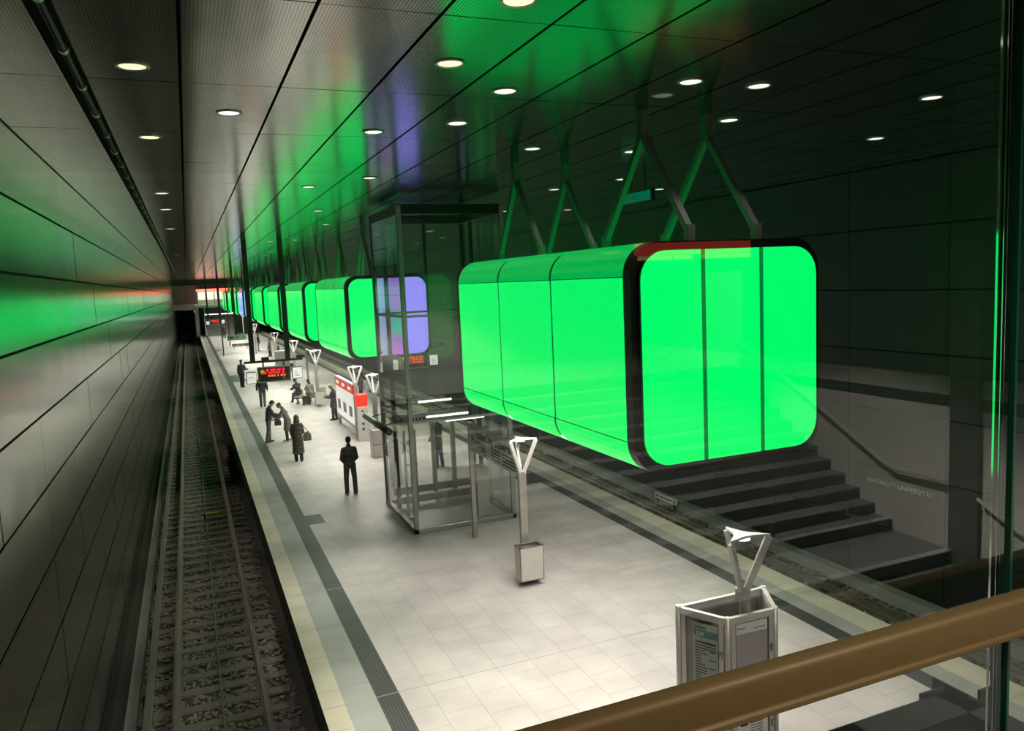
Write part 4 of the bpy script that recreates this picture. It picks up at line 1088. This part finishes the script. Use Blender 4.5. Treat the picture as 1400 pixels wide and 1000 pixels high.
t = thing('edge_bracket', 'black steel edge bracket with upright plates below the handrail', 'bracket', (0, 0, 4.46))
b = MB(); b.box(1.0, 2.84, 2.05, 2.2, 0, .05); b.box(2.74, 2.86, 1.5, 2.2, 0, .05)
b.build('angle', M['darksteel'], t)
b = MB(); b.box(2.66, 2.80, 2.2, 2.212, 0, .07); b.box(2.795, 2.805, 2.1, 2.26, 0, .085); b.build('plate', M['darksteel'], t)
b = MB(); b.box(2.86, 2.97, 2.09, 2.102, 0, .09); b.box(2.70, 2.78, 2.1, 2.2, .0, .03); b.build('plate', M['darksteel'], t)
b = MB()
for k in range(12): b.cyl((1.3 + k * .09, 2.1, .05), (1.3 + k * .09, 2.1, .065), .018, n=8)
b.build('bolts', M['frame_dark'], t)
# stairs behind the viewer (seen only as a reflection in the glass)
SX0, SX1 = 2.5, 9.
def mir(y): return 2 * GY + .02 - y
b = MB()
b.box(SX0, SX1, mir(8.0), mir(7.02), 2.2, 2.54)
for k in range(13): b.box(SX0, SX1, YB, mir(8.0 + .28 * k), 2.2 + (0 if k else 0), 2.54 + .16 * (k + 1))
b.box(SX0, SX1, mir(7.02), mir(3.6), 2.1, 2.38)
o = struct(b, 'floor_stairs', M['stonedark'])
t = thing('stair_nosing', 'pale nosing strips on the stairs seen reflected in the glass', 'nosing')
MB().box(SX0, SX1, mir(7.10), mir(7.0), 2.54, 2.552).build('strip', M['whitepaint'], t)
MB().box(SX0, SX1, mir(8.07), mir(7.98), 2.70, 2.712).build('strip', M['whitepaint'], t)
b = MB(); b.box(SX1, SX1 + .2, YB, mir(5.0), 2.2, 4.42); b.box(SX1, SX1 + .2, YB, mir(5.0), 4.58, 4.82); b.box(SX1 + .04, SX1 + .2, YB, mir(5.0), 4.40, 4.60, mi=1); b.box(SX1 + .1, SX1 + .2, YB, mir(5.0), 4.82, ZC, mi=1)
struct(b, 'wall_stairs', [M['plaster'], M['black']])
b = MB(); b.box(SX1 - .06, SX1 + .3, mir(7.05), mir(6.65), 2.2, ZC); struct(b, 'trim_5', M['stonedark'])
t = thing('stair_rail', 'bright steel stair handrail seen reflected in the glass', 'handrail')
b = MB(); b.tube([(SX1 - .1, mir(7.06), 3.48), (SX1 - .1, mir(7.94), 3.47), (SX1 - .1, mir(11.2), 5.15)], .03, 10); b.build('rail', M['whitepaint'], t)
b = MB(); b.tube([(SX1 - .1, mir(6.62), 3.34), (SX1 - .1, mir(5.4), 2.72)], .024, 10); b.build('rail', M['whitepaint'], t)
for y, z in ((7.3, 3.47), (8.6, 3.8), (9.9, 4.47)):
    b = MB(); b.cyl((SX1, mir(y), z - .06), (SX1 - .1, mir(y), z - .02), .01, n=8); b.build('bracket', M['steel'], t)
b = MB(); b.box(SX0, SX1 + .1, mir(11.3), mir(11.06), 6.3, ZC); struct(b, 'trim_6', M['darksteel'])
t = thing('lit_header', 'red lit header above the stairs seen reflected over the green container', 'illuminated header', (0, mir(11.0), 6.55))
MB().box(6.75, 9.0, -.05, .06, .06, .26).build('red_face', M['redheader'], t)
MB().box(6.8, 7.4, -.04, .06, -.02, .05).box(7.5, 7.8, -.04, .06, -.02, .05).box(8.05, 9.0, -.04, .06, -.02, .05).build('lamp_strip', M['warmfascia'], t)

# ------------------------------------------------------------------ world, camera, view
w = bpy.data.worlds.new('hall'); sc.world = w; w.use_nodes = True
w.node_tree.nodes['Background'].inputs[0].default_value = (.5, .55, .5, 1); w.node_tree.nodes['Background'].inputs[1].default_value = .0
cam = bpy.data.cameras.new('camera'); co = bpy.data.objects.new('camera', cam); col.objects.link(co)
rot = [[0.9224325355066342, -0.38364584115970474, -0.043978244617818185], [-0.08181164206199329, -0.08285407281472526, -0.9931978946016412], [0.37739246503066587, 0.9197559845844304, -0.10781398869906839]]
r_, d_, f_ = (Vector(v) for v in rot)
mw = Matrix(((r_.x, -d_.x, -f_.x, 0), (r_.y, -d_.y, -f_.y, 0), (r_.z, -d_.z, -f_.z, 6.3), (0, 0, 0, 1)))
co.matrix_world = mw
cam.sensor_width = 36; cam.sensor_fit = 'HORIZONTAL'; cam.lens = 1067.6 / 1400 * 36; cam.clip_start = .05; cam.clip_end = 400
sc.camera = co
sc.view_settings.view_transform = 'Standard'; sc.view_settings.look = 'None'; sc.view_settings.exposure = .12; sc.view_settings.gamma = 1
sc.view_settings.use_curve_mapping = False
cy = sc.cycles
cy.max_bounces = 7; cy.diffuse_bounces = 3; cy.glossy_bounces = 4; cy.transparent_max_bounces = 40
cy.caustics_reflective = False; cy.caustics_refractive = False; cy.sample_clamp_indirect = 3; cy.sample_clamp_direct = 0
cy.use_denoising = True
